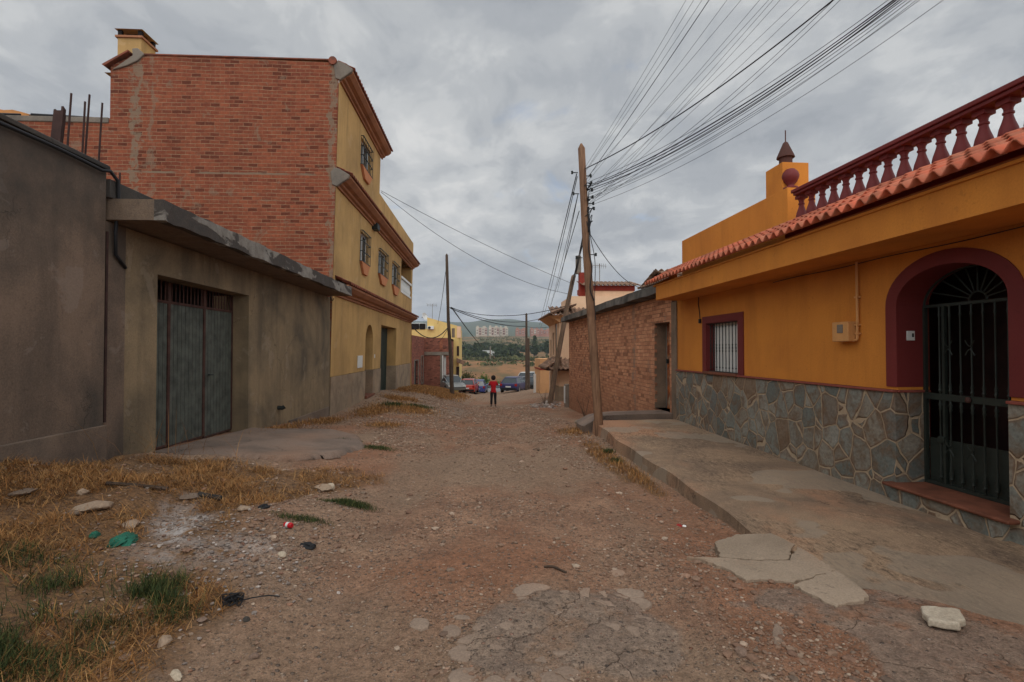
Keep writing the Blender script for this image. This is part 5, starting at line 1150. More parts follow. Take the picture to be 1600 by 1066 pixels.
# lower annex coping and tarpaulin roof scraps
q = MB(); q.box(-18, -10.78, YG-.03, YG+.3, 8.10, 8.26); q.build('annex_coping', M['cement'], BB, bevel=.02)
q = MB(); vs = []; a_ = onY(0, 167, 15.6); b2_ = onY(46, 177, 15.6)
n2 = 16
for i in range(n2+1):
    t = i/n2; x = a_.x-3+(b2_.x-a_.x+3)*t; zt_ = a_.z+.35+(b2_.z-a_.z-.35)*t+.03*math.sin(t*30)
    vs += [(x, 15.5, 8.2), (x, 15.6, zt_), (x, 17.5, zt_+.3)]
q.add(vs, [(3*i+a, 3*i+3+a, 3*i+4+a, 3*i+1+a) for i in range(n2) for a in (0, 1)]); o = q.build('tarpaulin', paint('orange_tarpaulin', S(170, 112, 56), .7), smooth=True); solid(o, .01); tag(o, 'crumpled orange tarpaulin on the rooftop at the far left edge', 'tarpaulin')
q = MB(); a_ = onY(49, 179, 15.4); q.tube([(a_.x, 15.4, a_.z), (a_.x+1.2, 15.4, a_.z-.04), (-10.9, 15.4, 8.31)], .035, 6); q.tube([(-18, 15.42, a_.z+.04), (a_.x-.3, 15.4, a_.z-.01)], .03, 6); o = q.build('roof_pipe', M['cable']); tag(o, 'thin black pipe lying along the top of the low brick annex', 'pipe')

# ================================================================ POLES
def pole(pb, pt, Y, r0, r1, mat, label, mid=None, top=True):
    a = onY(*pb, Y); b_ = onY(*pt, Y); P_ = [a-(b_-a).normalized()*.5, a]
    if mid: P_ += [onY(*m, Y) for m in mid]
    n0 = len(P_); P_ += [b_]; Pd = []
    for p, q in zip(P_, P_[1:]):
        for k in range(5): Pd.append(p.lerp(q, k/5))
    Pd.append(P_[-1]); n = len(Pd); rs = [r0+(r1-r0)*i/(n-1) for i in range(n)]
    for i in range(1, n-1): rs[i] *= 1+rnd.uniform(-.03, .03)
    if top: Pd.append(Pd[-1]+(Pd[-1]-Pd[-2]).normalized()*.10); rs.append(r1*.25)
    c = empty('utility_pole', a, 0, label, 'pole'); q = MB(); q.tube([p-a for p in Pd], rs, 14); q.build('post', mat, c, smooth='auto'); return c
PM = pole((936, 668), (908.5, 232), 10.4, .098, .072, M['pole'], 'tall weathered timber pole with a pointed top at the kerb corner, carrying all the cables', [(917, 400)])
P2 = pole((859, 632), (896, 432), 26.0, .145, .105, M['pole_mid'], 'leaning dark timber pole between the brick shed and the peach house', [(872, 556), (886, 480)])
P3 = pole((706, 607), (698, 399), 34.5, .16, .09, M['pole_dark'], 'dark timber pole in the dry grass on the left, in front of the silver car', [(704.5, 560), (700.5, 500)])
P4 = pole((822.5, 609), (822.5, 491), 48, .13, .10, M['pole_dark'], 'thin far pole standing right of the dark blue car')
P5 = pole((826, 606), (825.5, 530), 52, .16, .13, M['pole_dark'], 'shorter dark far pole just behind the thin far pole')
P6 = pole((766, 560), (766, 541), 330, .5, .4, M['cement'], 'small pale post far off in the fields', None, False)
def local(o, p): return Vector(p)-o.location
# box on the left pole, brackets on the main pole
q = MB(); c = local(P3, onY(706.5, 520, 34.4)); q.box(c.x-.02, c.x+.17, c.y-.15, c.y+.1, c.z-.32, c.z+.3); q.build('junction_box', M['cement'], P3, bevel=.02)
YP = 10.4
def bracket(px, py, side):
    p = local(PM, onY(px, py, YP-.03)); q = MB(); q.tube([p, p+Vector((side*.10, 0, .0)), p+Vector((side*.12, 0, .035))], .010, 6); q.lathe([(.018, -.03), (.026, -.02), (.018, 0), (.026, .02), (.016, .035)], p+Vector((side*.12, 0, .0)), 8)
    q.build('insulator', M['blackmetal'], PM)
for px, py, sd in ((903, 270, -1), (905, 303, -1), (914, 275, 1), (915, 286, 1), (916, 297, 1), (917, 308, 1), (918, 318, 1), (919, 326, 1), (922, 398, 1), (910, 403, -1)): bracket(px, py, sd)
def squiggle(c, n, R_, r, seed, st=(1, 1, 1)):
    rq = random.Random(seed); pts_ = []; p = Vector((0, 0, 0))
    for i in range(n): pts_.append(Vector(c)+Vector((rq.gauss(0, R_)*st[0], rq.gauss(0, R_)*st[1], rq.gauss(0, R_)*st[2])))
    return catmull(pts_, 4), r
def catmull(P_, m=6):
    out = []; n = len(P_)
    for i in range(n-1):
        p0, p1, p2, p3 = P_[max(i-1, 0)], P_[i], P_[i+1], P_[min(i+2, n-1)]
        for k in range(m):
            t = k/m; out.append(.5*((2*p1)+(p2-p0)*t+(2*p0-5*p1+4*p2-p3)*t*t+(3*p1-p0-3*p2+p3)*t*t*t))
    return out+[P_[-1]]
for i, (px, py, zst) in enumerate(((918, 290, .5), (919, 312, .6), (920, 326, .9), (921, 345, 1.2))):
    q = MB(); pts_, r = squiggle(local(PM, onY(px, py, YP-.08)), 16, .045, .008, i, (.8, .8, 1.6*zst+.6)); q.tube(pts_, r, 5); q.build('cable_tangle', M['cable'], PM)
q = MB(); q.tube(catmull([local(PM, onY(*p, YP-.1)) for p in ((919, 330), (921, 362), (920, 390), (925, 420), (922, 450), (928, 470))]), .012, 6); q.tube(catmull([local(PM, onY(*p, YP-.1)) for p in ((921, 345), (923, 372), (928, 396), (930, 420), (929, 470), (931, 500))]), .008, 5); q.build('down_cable', M['cable'], PM)

# ================================================================ OVERHEAD CABLES
def cable(pts_, r, label, group=None, m=10):
    q = MB(); q.tube(catmull(pts_, m), r, 5); o = q.build('overhead_cable', M['cable'], smooth=True); return tag(o, label, 'cable', group)
def fan(p0, p1, r, ztop, sagk=.03, label=None, group=None):
    a = onY(*p0, YP-.05); b_ = onZ(*p1, ztop); d = b_-a; e = b_+Vector((d.x, d.y, 0))*1.6+Vector((0, 0, d.z*.6+.5)); P_ = []
    L = d.length
    for t in (0, .15, .3, .45, .6, .75, .9, 1.05, 1.2, 1.4, 1.65): p = a+d*t; p.z -= sagk*L*2*t*(1-t); P_.append(p)
    return cable(P_, r, label, group)
GF = 'thin cables fanning out from the main pole to the top edge'
for p0, x1, y1 in (((914, 262), 1072, 0), ((914, 268), 1084, 0), ((915, 268), 1097, 0), ((918, 284), 1136, 0), ((918, 276), 1158, 0), ((919, 305), 1187, 0), ((919, 298), 1201, 0), ((920, 318), 1208, 0), ((920, 322), 1219, 0), ((920, 300), 1248, 0), ((921, 318), 1265, 0)):
    fan(p0, (x1, y1), .0026, 6.2, .02, 'thin dark cable rising steeply from the main pole to the top edge of the sky', GF)
fan((916, 281), (1108, 0), .0055, 6.2, .01, 'thicker steep cable among the thin ones, from the main pole to the top edge')
fan((914, 264), (1302, 0), .010, 6.0, .07, 'thick sagging black cable running alone between the steep cables and the heavy bundle')
for p0, x1 in (((921, 312), 1303), ((920, 320), 1313)): fan(p0, (x1, 0), .0035, 6.0, .08, 'thin cable following just under the thick lone cable', 'pair of cables under the thick lone cable')
for i, (p0, x1, r) in enumerate((((921, 284), 1388, .006), ((920, 290), 1396, .010), ((920, 292), 1401, .013), ((920, 296), 1406, .011), ((921, 300), 1411, .008), ((921, 304), 1417, .006), ((921, 308), 1424, .006), ((921, 312), 1432, .005), ((921, 290), 1398, .006), ((922, 310), 1437, .005))):
    fan(p0, (x1, 0), r*.66, 5.9, .075+.008*(i % 4), 'black cable in the heavy bundle sagging from the main pole to the upper right', 'heavy bundle of cables over the orange house')
fan((920, 322), (1474, 0), .0035, 5.9, .09, 'lowest thin cable of the bundle, reaching farthest right along the top edge')
# main pole down to the leaning pole and beyond
def span(p0, Y0, p1, Y1, r, sag, label, group=None):
    a = onY(*p0, Y0); b_ = onY(*p1, Y1); P_ = []
    for k in range(7):
        t = k/6; p = a.lerp(b_, t); p.z -= sag*4*t*(1-t); P_.append(p)
    return cable(P_, r, label, group, 4)
GS = 'cables running down the street from the main pole'
for i, (p0, p1, r, sg) in enumerate((((901, 272), (843, 508), .010, .0), ((902, 276), (845, 512), .008, .15), ((903, 304), (862, 470), .006, .1), ((903, 304), (871, 455), .008, .1), ((905, 330), (850, 505), .008, .2))):
    span(p0, YP, p1, (50, 48, 40, 34, 46)[i], r*1.1, sg, 'dark cable slanting down from the main pole over the peach house', GS)
for i, (p0, p1) in enumerate((((912, 370), (893, 445)), ((910, 372), (891, 452)), ((911, 380), (890, 462)), ((909, 385), (889, 470)))): span(p0, YP, p1, 25.9, .010, .12*(i % 2), 'short tangled cable joining the main pole to the leaning pole', 'cables joining the main pole to the leaning pole')
span((922, 366), YP, (1004, 450), 14.5, .008, .25, 'single cable drooping from the main pole to the shed roof')
for i, (p0, Y0, p1, Y1) in enumerate((((595, 298), 21.2, (893, 443), 26), ((595, 300), 21.2, (890, 460), 26))): span(p0, Y0, p1, Y1, .010, .15+.55*i, ['upper thin cable crossing the sky from the yellow block to the leaning pole', 'lower thin cable crossing the sky from the yellow block to the leaning pole'][i])
span((701, 480), 34.5, (886, 478), 26, .018, .55, 'cable sagging across the street between the left pole and the leaning pole')
span((704, 480), 34.5, (857, 494), 44, .022, .75, 'cable from the left pole to the peach house eave, passing the thin far pole')
span((704, 482), 34.5, (822, 510), 48, .030, .35, 'cable from the left pole sagging to the thin far pole')
span((822, 510), 48, (858, 511), 31, .016, .1, 'short cable from the thin far pole to the peach house eave')
span((706, 481), 34.5, (762, 547), 120, .045, .5, 'dark cable dropping from the left pole towards the fields')
span((641, 506), 31, (699, 513), 34.4, .032, .75, 'thick cable looping from the yellow block cornice to the box on the left pole')
span((684, 535), 34.5, (699, 515), 34.4, .015, .12, 'thin loose cable under the thick loop beside the left pole')
span((697, 420), 34.5, (684, 506), 52, .02, .3, 'thin stay cable slanting down left of the left pole')

# ================================================================ FAR LEFT : unfinished brick house and bright yellow house
UH = empty('unfinished_house', (0, 0, 0), 0, 'unfinished bare brick house between the yellow block and the silver car', 'house')
YU = 44.0; ux0 = onY(641, 540, YU).x; ux1 = onY(663.5, 540, YU).x; uz = onY(650, 525, YU).z
# wall that faces us on the left recedes from 641 to 663 (street side), second wall faces the camera 663..700
xs0 = onY(662.5, 527, 46).x
q = MB(); A0 = onY(634, 524, 36.5); A1 = onY(663, 528, 46)
zt_ = onY(641, 523, 38).z
def along(t, z, o=0): p = Vector((A0.x, 36.5, 0)).lerp(Vector((A1.x, 46, 0)), t); return (p.x-o, p.y, z)
wall(q, lambda u, z, o: along(u, z, o), -.3, 1, -2.6, zt_, [(.42, .60, -1.35, .75, .15), (.80, .90, -1.2, 1.05, .15)]); q.box(A1.x-7, A1.x, 46, 46.2, zt_-.1, zt_)
q.build('side_wall', M['unf_brick_y'], UH)
x2 = onY(701, 560, 46).x; zf = onY(663, 528, 46).z; zm = onY(663, 552, 46).z
q = MB(); wall(q, lambda u, z, o: (u, 46+o, z), A1.x, x2, -2.8, zf, [(onY(693, 560, 46).x, onY(697, 560, 46).x, -2.8, onY(693, 556, 46).z, .3)]); q.box(A1.x-8, x2, 46.4, 54, zf-.2, zf); q.box(x2-.02, x2, 46.02, 54, -3, zf); q.build('front_wall', M['unf_brick'], UH)
q = MB(); q.box(A1.x-.02, x2+.02, 45.93, 46, zm-.18, zm+.12); q.box(onY(688, 560, 46).x, onY(691, 560, 46).x, 45.94, 46.0, -2.9, zm-.181); q.build('ring_beam', M['cement'], UH)
for (a, b_, c_, e_) in ((.42, .60, -1.35, .75), (.80, .90, -1.2, 1.05)):
    q = MB(); q.quad(along(a, c_, .14), along(b_, c_, .14), along(b_, e_, .14), along(a, e_, .14)); wn = q.build('window', M['dark'], UH)
    q = MB()
    for (s0, s1, t0, t1) in ((a-.03, b_+.03, c_-.12, c_), (a-.03, a, c_, e_), (b_, b_+.03, c_, e_), (a-.03, b_+.03, e_, e_+.08)): q.box(s0, s1, t0, t1, -.04, .0, M=lambda u, z, o: along(u, z, o))
    q.build('frame', M['cement'], wn)
q = MB(); q.box(onY(691.2, 560, 46).x, onY(692.6, 560, 46).x, 45.9, 46, -2.9, zm-.2); q.box(onY(692.9, 560, 46).x, onY(697, 560, 46).x, 46.2, 46.25, -2.8, 1.2); q.build('doorway', M['white'], UH)
q = MB(); q.box(onY(687, 531, 46).x, onY(692, 531, 46).x, 45.95, 45.99, 1.6, zf-.15); q.build('toothed_bricks', M['annex'], UH)

YH = empty('house', (0, 0, 0), 0, 'bright yellow flat-roofed house behind the unfinished brick house, with an antenna on its roof', 'house')
YY0 = 53.0
f = lambda px, py: onY(px, py, YY0)
q = MB(); q.poly([(f(640, 516).x-2, YY0, -4), (f(717, 600).x, YY0, -4), (f(717, 512).x, YY0, f(717, 512).z), (f(714, 508.5).x, YY0, f(714, 509).z), (f(699, 506).x, YY0, f(699, 505).z), (f(667.5, 496).x, YY0, f(667.5, 496).z), (f(667.5, 514).x, YY0, f(667.5, 514).z), (f(640, 514).x-2, YY0, f(640, 514).z)])
x1_ = f(717, 512).x; q.box(x1_-.3, x1_, YY0+.01, 60, -4, f(717, 513).z); q.box(x1_-8, x1_-.3, 59.8, 60, -4, f(717, 513).z)
q.build('wall', M['yellow2'], YH)
q = MB(); q.box(f(714, 520).x, f(719.8, 520).x, YY0-.1, YY0+1.5, f(717, 528).z, f(717, 510).z); q.build('balcony', M['peach'], YH)
q = MB(); q.box(x1_-.25, x1_+.05, YY0-.12, YY0-.01, f(716, 588).z-1, f(716, 573).z); q.box(x1_-.2, x1_+.03, YY0-.08, YY0-.01, f(716, 556).z, f(716, 541).z); q.build('door', M['door_dark'], YH)
q = MB(); q.prism([(x1_-.2, f(0, 560).z), (x1_+.75, f(0, 566).z), (x1_+.45, f(0, 571).z), (x1_-.2, f(0, 567).z)], YY0-.6, YY0, lambda t, x, z: (x, t, z)); q.build('porch_roof', M['tile_old'], YH)
for a, b_ in ((642, 656), (657.3, 665.5)):
    q = MB(); q.box(f(a, 0).x, f(b_, 0).x, YY0-.06, YY0+.3, f(0, 513.5).z, f(0, 504).z); q.build('roof_panel', M['dark'], YH)
q = MB(); q.box(f(641, 0).x, f(666.5, 0).x, YY0+.31, YY0+.5, f(0, 514).z, f(0, 502.5).z); q.build('roof_parapet', M['white'], YH)
q = MB(); q.box(f(670, 0).x, f(679.5, 0).x, YY0-.35, YY0-.01, f(0, 513.5).z, f(0, 508.2).z); AC = q.build('air_conditioner', M['white'], YH, bevel=.03)
q = MB(); q.lathe([(.14, 0), (.14, .02)], (0, 0, 0), 14); o = q.build('fan', M['blackmetal'], AC); o.rotation_euler = (PI/2, 0, 0); o.location = (f(672.5, 0).x+.02, YY0-.36, f(0, 511).z)
antenna((f(674, 494).x, YY0+1, f(0, 500).z), f(0, 473).z-f(0, 500).z+.15, 'television antenna on a tall mast on the bright yellow house', 1.2, .5)
q = MB(); q.lathe([(.0, 0), (.2, .02), (.34, .07), (.42, .14), (.41, .15), (.33, .085), (.0, .02)], (0, 0, 0), 18); o = q.build('satellite_dish', M['white'], smooth='auto'); p = f(662, 495); o.location = (p.x, YY0+.2, p.z); o.rotation_euler = (math.radians(70), .4, .9)
q = MB(); q.tube([(0, 0, .02), (0, 0, -.3)], .03, 6); q.tube([(0, .35, .1), (0, 0, .45)], .015, 5); q.build('arm', M['cement'], o); tag(o, 'round satellite dish on the rooftop left of the yellow house antenna', 'satellite dish')

# ================================================================ CARS
def carpaint(name, c): 
    g = G(name); g.b.inputs['Coat Weight'].default_value = .4; return g.fin(c, .35, None, .1, .5)
M['tyre'] = paint('tyre_rubber', S(30, 30, 30), .9); M['rim'] = paint('alloy_rim', S(150, 150, 150), .4, .05, .6)
M['lampred'] = G('red_lamp').fin(S(150, 24, 20), .3); M['lampw'] = G('clear_lamp').fin(S(190, 190, 185), .2); M['trim'] = paint('black_trim', S(30, 30, 32), .7)
def car(label, loc, rot, color, L=4.0, Wd=1.7, H=1.45, est=False, cname='car_paint', group=None):
    root = empty('parked_car', loc, rot, label, 'car', group); m = carpaint(cname, color); hw = Wd/2; hl = L/2
    # x forward. stations: (x, z_low, z_belt, halfwidth)
    st_ = [(-hl, .42, .70, .82), (-hl+.05, .30, .86, .93), (-hl+.25, .24, .93, 1), (-hl+.9, .22, .92, 1), (0, .22, .90, 1), (hl-1.35, .22, .90, 1), (hl-1.0, .22, .88, .99), (hl-.35, .24, .76, .96), (hl-.08, .30, .66, .88), (hl, .42, .56, .78)]
    q = MB(); vs = []; K = 8
    for x, zl, zb_, k in st_:
        w_ = hw*k; ring = [(-w_*.92, zl), (-w_, zl+.12), (-w_*1.01, (zl+zb_)/2), (-w_*.95, zb_-.02), (-w_*.85, zb_+.01), (w_*.85, zb_+.01), (w_*.95, zb_-.02), (w_*1.01, (zl+zb_)/2), (w_, zl+.12), (w_*.92, zl)]
        vs += [(x, y, z) for y, z in ring]
    n = 10; fs = [(i*n+j, i*n+(j+1) % n, (i+1)*n+(j+1) % n, (i+1)*n+j) for i in range(len(st_)-1) for j in range(n)]+[tuple(range(n)), tuple(range((len(st_)-1)*n, len(st_)*n))[::-1]]
    q.add(vs, fs); body = q.build('body', m, root, smooth='auto', bevel=.02)
    rb = -hl+(.10 if est else .18); rt = -hl+(.35 if est else .75)
    cab = [(rb, .90, .93), (rt, H-.03, .74), (rt+.35, H, .74), (.35, H-.01, .74), (.75, H-.10, .76), (hl-1.05, .89, .93)]
    q = MB(); vs = []
    for x, z, k in cab: vs += [(x, -hw*.92, .89), (x, -hw*(k*.9 if z > 1 else .9), z), (x, hw*(k*.9 if z > 1 else .9), z), (x, hw*.92, .89)]
    fs = [(4*i+j, 4*i+j+1, 4*i+5+j, 4*i+4+j) for i in range(len(cab)-1) for j in range(3)]
    q.add(vs, fs+[(0, 1, 2, 3), (23, 22, 21, 20)]); q.build('windows', M['glass'], root, bevel=.01)
    q = MB(); vs = []
    rr_ = [(rt-.05, H-.045), (rt+.05, H+.0), (rt+.4, H+.03), (.35, H+.015), (.70, H-.065)]
    for x, z in rr_: vs += [(x, -hw*.70, z-.05), (x, -hw*.62, z), (x, hw*.62, z), (x, hw*.70, z-.05)]
    q.add(vs, [(4*i+j, 4*i+j+1, 4*i+5+j, 4*i+4+j) for i in range(4) for j in range(3)])
    for s1 in (-1, 1):
        for (xa, za, xb, zb_, w_) in ((rb, .91, rt, H-.05, .05), (-.25, .91, -.2, H-.03, .04), (.70, H-.09, hl-1.05, .90, .035)):
            ya, yb = s1*hw*(.925), s1*hw*.685; q.add([(xa-w_, ya, za), (xa+w_, ya, za), (xb+w_, yb, zb_), (xb-w_, yb, zb_), (xa-w_, ya-.04*s1, za), (xa+w_, ya-.04*s1, za), (xb+w_, yb-.04*s1, zb_), (xb-w_, yb-.04*s1, zb_)], [(0, 1, 2, 3), (4, 7, 6, 5), (0, 3, 7, 4), (1, 5, 6, 2)])
    rf = q.build('roof', m, root); solid(rf, .02)
    for sx in (-hl+.72, hl-.78):
        for s1 in (-1, 1):
            q = MB(); q.lathe([(.24, -.10), (.30, -.09), (.315, -.05), (.315, .05), (.30, .09), (.24, .10)], (0, 0, 0), 20); t_ = q.build('wheel', M['tyre'], root, smooth='auto'); t_.rotation_euler = (PI/2, 0, 0); t_.location = (sx, s1*(hw-.09), .315)
            q = MB(); q.lathe([(.0, -.105), (.22, -.10), (.235, -.08), (.235, .08), (.22, .10), (0, .105)], (0, 0, 0), 16); q.build('rim', M['rim'], t_, smooth='auto')
            q = MB(); q.lathe([(.36, -.012), (.36, .012), (.33, .012), (.33, -.012)], (0, 0, 0), 20); a_ = q.build('wheel_arch', M['trim'], root); a_.rotation_euler = (PI/2, 0, 0); a_.location = (sx, s1*(hw*1.0), .33)
    for s1 in (-1, 1):
        q = MB(); q.box(-hl-.01, -hl+.14, min(s1*hw*.70, s1*hw*.95), max(s1*hw*.70, s1*hw*.95), .66, .88); q.build('tail_light', M['lampred'], root, bevel=.02)
        q = MB(); q.box(hl-.22, hl-.03, min(s1*hw*.58, s1*hw*.88), max(s1*hw*.58, s1*hw*.88), .54, .68); q.build('headlight', M['lampw'], root, bevel=.02)
        q = MB(); q.box(hl-1.25, hl-1.1, min(s1*hw*.97, s1*hw*1.16), max(s1*hw*.97, s1*hw*1.16), .90, 1.02); q.build('mirror', m, root, bevel=.02)
    q = MB(); q.box(-hl-.03, -hl+.1, -hw*.88, hw*.88, .32, .50); q.build('rear_bumper', m if est else M['trim'], root, bevel=.02)
    q = MB(); q.box(-hl-.035, -hl-.005, -.26, .26, .55, .66); q.build('number_plate', M['white'], root)
    return root
def onground_px(px, Y):
    x = onY(px, 600, Y).x; return (x, Y, gz(x, Y)+.01)
def D(a): return math.radians(a)
car('silver estate car parked side-on behind the left timber pole', onground_px(704, 46.0), D(-70), S(120, 120, 116), 4.3, 1.75, 1.48, True, 'silver_paint', 'parked cars at the bottom of the street')
car('red hatchback parked tail towards the camera between the silver and the blue car', onground_px(733, 51.0), D(84), S(176, 54, 36), 3.8, 1.62, 1.42, False, 'red_paint', 'parked cars at the bottom of the street')
car('blue estate car parked immediately right of the red hatchback', onground_px(748, 54.5), D(86), S(38, 54, 120), 4.2, 1.68, 1.45, True, 'blue_paint', 'parked cars at the bottom of the street')
car('dark blue hatchback with a white number plate, alone right of the person', onground_px(804, 49.5), D(70), S(38, 38, 84), 4.1, 1.75, 1.45, False, 'navy_paint', 'parked cars at the bottom of the street')
car('black car parked beside the far poles, nose to the right', (onY(833, 600, 54).x, 54, gz(onY(833, 600, 54).x, 54)), D(15), S(24, 26, 28), 4.2, 1.7, 1.35, False, 'black_paint', 'parked cars at the bottom of the street')
car('low silver car mostly hidden behind the person', (onY(773, 600, 58.5).x, 58.5, gz(onY(773, 600, 58.5).x, 58.5)-.35), D(5), S(160, 162, 164), 4.2, 1.7, 1.35, False, 'pale_silver_paint', 'parked cars at the bottom of the street')
car('red car half hidden behind the dark blue hatchback', (onY(811, 600, 60).x, 60, -2.95), D(20), S(130, 36, 32), 4.1, 1.7, 1.45, False, 'dark_red_paint', 'parked cars at the bottom of the street')
car('white car glimpsed between the far poles and the cream wall', (onY(829, 600, 62).x, 62, -2.5), D(60), S(205, 205, 200), 4.2, 1.7, 1.45, True, 'white_car_paint', 'parked cars at the bottom of the street')

# ================================================================ PERSON
def skin(name, verts, edges, mat, parent, lvl=2, root=0):
    me = bpy.data.meshes.new(name); bm = bmesh.new(); lay = bm.verts.layers.skin.verify(); vs = []
    for i, (p, r) in enumerate(verts):
        v = bm.verts.new(p); v[lay].radius = (r if isinstance(r, tuple) else (r, r)); v[lay].use_root = (i == root); vs.append(v)
    for a, b_ in edges: bm.edges.new((vs[a], vs[b_]))
    bm.to_mesh(me); bm.free(); me.materials.append(mat); o = bpy.data.objects.new(name, me); COL.objects.link(o); o.parent = parent
    m = o.modifiers.new('skin', 'SKIN'); m.use_smooth_shade = True; s = o.modifiers.new('sub', 'SUBSURF'); s.levels = lvl; s.render_levels = lvl; return o
pp = Vector((.45, 28, gz(.45, 28)))
PR = empty('person', pp, 0, 'person in a red long-sleeved top and dark trousers, seen from behind with both hands raised to the face', 'person')
PR['label'] = 'person in red top and dark trousers seen from behind with hands raised to face'
msk = G('skin').fin(S(190, 136, 108), .6); mred = paint('red_jersey', S(176, 22, 32), .9, .1); mtr = paint('dark_trousers', S(30, 28, 32), .9, .1); mhair = paint('dark_hair', S(30, 22, 20), .8, .2)
V_ = [((0, 0, .90), .13), ((0, 0, 1.08), .105), ((0, 0, 1.28), (.15, .11)), ((0, .0, 1.40), .06), ((0, .01, 1.46), .055), ((0, .02, 1.54), (.080, .092)), ((0, .02, 1.62), (.068, .075))]
E_ = [(0, 1), (1, 2), (2, 3), (3, 4), (4, 5), (5, 6)]
def addc(root_i, pts_):
    p = root_i
    for pt in pts_: V_.append(pt); E_.append((p, len(V_)-1)); p = len(V_)-1
    return p
for s1 in (-1, 1):
    addc(0, [((s1*.09, 0, .82), .085), ((s1*.10, .02, .47), .052), ((s1*.11, 0, .10), .036), ((s1*.12, .10, .03), .035)])
    e = addc(2, [((s1*.155, 0, 1.35), .050), ((s1*.225, .10, 1.15), .038), ((s1*.12, .26, 1.42), .026), ((s1*.075, .25, 1.50), (.032, .016))])
    for k, (dx_, ln) in enumerate(((-.027, .066), (-.009, .078), (.009, .074), (.026, .058))):
        b0 = Vector((s1*.075+dx_, .25, 1.50)); addc(e, [(b0+Vector((0, .004, .03)), .009), (b0+Vector((-s1*.012, -.004, .03+ln*.5)), .008), (b0+Vector((-s1*.026, -.010, .03+ln)), .007)])
    addc(e, [((s1*.045, .23, 1.50), .010), ((s1*.03, .225, 1.535), .008)])
addc(5, [((0, .115, 1.525), .014)]); addc(5, [((.082, .02, 1.53), .014)]); addc(5, [((-.082, .02, 1.53), .014)])
skin('body', V_, E_, msk, PR, 1)
Vt = [((0, 0, .92), (.155, .12)), ((0, 0, 1.08), (.16, .12)), ((0, 0, 1.27), (.195, .13)), ((0, 0, 1.37), (.12, .095)), ((0, 0, .82), (.16, .12))]; Et = [(0, 1), (1, 2), (2, 3), (0, 4)]
for s1 in (-1, 1):
    i0 = len(Vt); Vt += [((s1*.155, 0, 1.335), .068), ((s1*.235, .09, 1.15), .056), ((s1*.14, .25, 1.395), .040)]; Et += [(2, i0), (i0, i0+1), (i0+1, i0+2)]
skin('red_top', Vt, Et, mred, PR, 2)
Vt = [((0, 0, .88), (.135, .105))]; Et = []
for s1 in (-1, 1):
    i0 = len(Vt); Vt += [((s1*.09, 0, .78), .102), ((s1*.10, .02, .47), .076), ((s1*.112, 0, .09), .066)]; Et += [(0, i0), (i0, i0+1), (i0+1, i0+2)]
skin('trousers', Vt, Et, mtr, PR, 2)
for s1 in (-1, 1): skin('shoe', [((s1*.112, -.05, .045), .042), ((s1*.118, .06, .04), .042), ((s1*.125, .15, .032), .034)], [(0, 1), (1, 2)], M['trim'], PR, 1)
q = MB(); bmh = bmesh.new(); bmesh.ops.create_icosphere(bmh, subdivisions=3, radius=1)
for v in bmh.verts:
    v.co = Vector((v.co.x*.122, v.co.y*.118-.005, v.co.z*.140+1.575))*1; k = 1+.10*math.sin(v.co.x*70)*math.sin(v.co.z*60+v.co.y*50); c = Vector((0, 0, 1.565)); v.co = c+(v.co-c)*k
    if v.co.y > .09 and v.co.z < 1.62: v.co.y = .06
me = bpy.data.meshes.new('hair'); bmh.to_mesh(me); bmh.free(); me.materials.append(mhair); me.polygons.foreach_set('use_smooth', [True]*len(me.polygons)); o = bpy.data.objects.new('hair', me); COL.objects.link(o); o.parent = PR
for s1 in (-1, 1):
    q = MB(); q.lathe([(0, -.012), (.010, -.006), (.012, 0), (.010, .006), (0, .012)], (s1*.032, .105, 1.545), 8); q.build('eye', M['white'], PR)
q = MB(); q.box(-.028, .028, .112, .122, 1.488, 1.498); q.build('mouth', M['lampred'], PR)

# ================================================================ FAR COUNTRY
def block(px0, px1, pyb, pyt, Y, mat, mat2, label, bays):
    a = onY(px0, pyb, Y); b_ = onY(px1, pyt, Y); w_ = b_.x-a.x; h = b_.z-a.z; c = empty('apartment_block', (a.x, Y, a.z), 0, label, 'apartment block', 'distant apartment blocks on the hillside')
    q = MB(); q.box(0, w_, 0, 22, -8, h); q.build('wall', mat, c)
    q = MB(); q.box(w_*.05, w_*.25, 4, 12, h, h+4); q.box(w_*.6, w_*.85, 4, 12, h, h+3.5); q.build('roof_house', mat, c)
    for k in range(bays):
        x0 = w_*(k+.15)/bays; x1 = w_*(k+.85)/bays
        q = MB(); q.box(x0, x1, -1.0, -.01, 2.5, h-2.0); bb = q.build('bay', mat2 if k % 2 else mat, c)
        nr = 7
        for j in range(nr):
            z = 3.2+(h-6)*j/nr; q = MB(); q.box(x0+.8, x1-.8, -1.06, -1.0, z, z+(h-6)/nr*.5); q.build('window_strip', M['door_dark'] if (j+k) % 3 else M['blind'], bb)
    return c
mwh = plaster('pale_block_render', S(196, 184, 166), S(176, 160, 144), .4, .05, .2); mrd = plaster('brick_red_block', S(150, 102, 84), S(134, 92, 78), .4, .05, .2); mpk = plaster('pink_block_render', S(176, 124, 102), S(160, 112, 92), .4, .05, .2)
block(743.5, 761.5, 525, 511.8, 1225, mwh, mrd, 'leftmost pale apartment block on the distant hillside', 4)
block(763.5, 780, 525, 511.2, 1225, mwh, mrd, 'second pale apartment block from the left on the distant hillside', 4)
block(780.6, 794, 524.5, 512, 1240, mwh, mrd, 'third pale apartment block, ending at the green gap in the row', 3)
block(806, 824, 524, 514.5, 1300, mpk, mrd, 'reddish apartment block just left of the far poles', 4)
block(829, 843, 523.5, 514, 1300, mpk, mwh, 'reddish apartment block just right of the far poles', 3)
block(844, 862, 523, 515.5, 1320, mpk, mrd, 'rightmost reddish apartment block beside the peach house eave', 4)
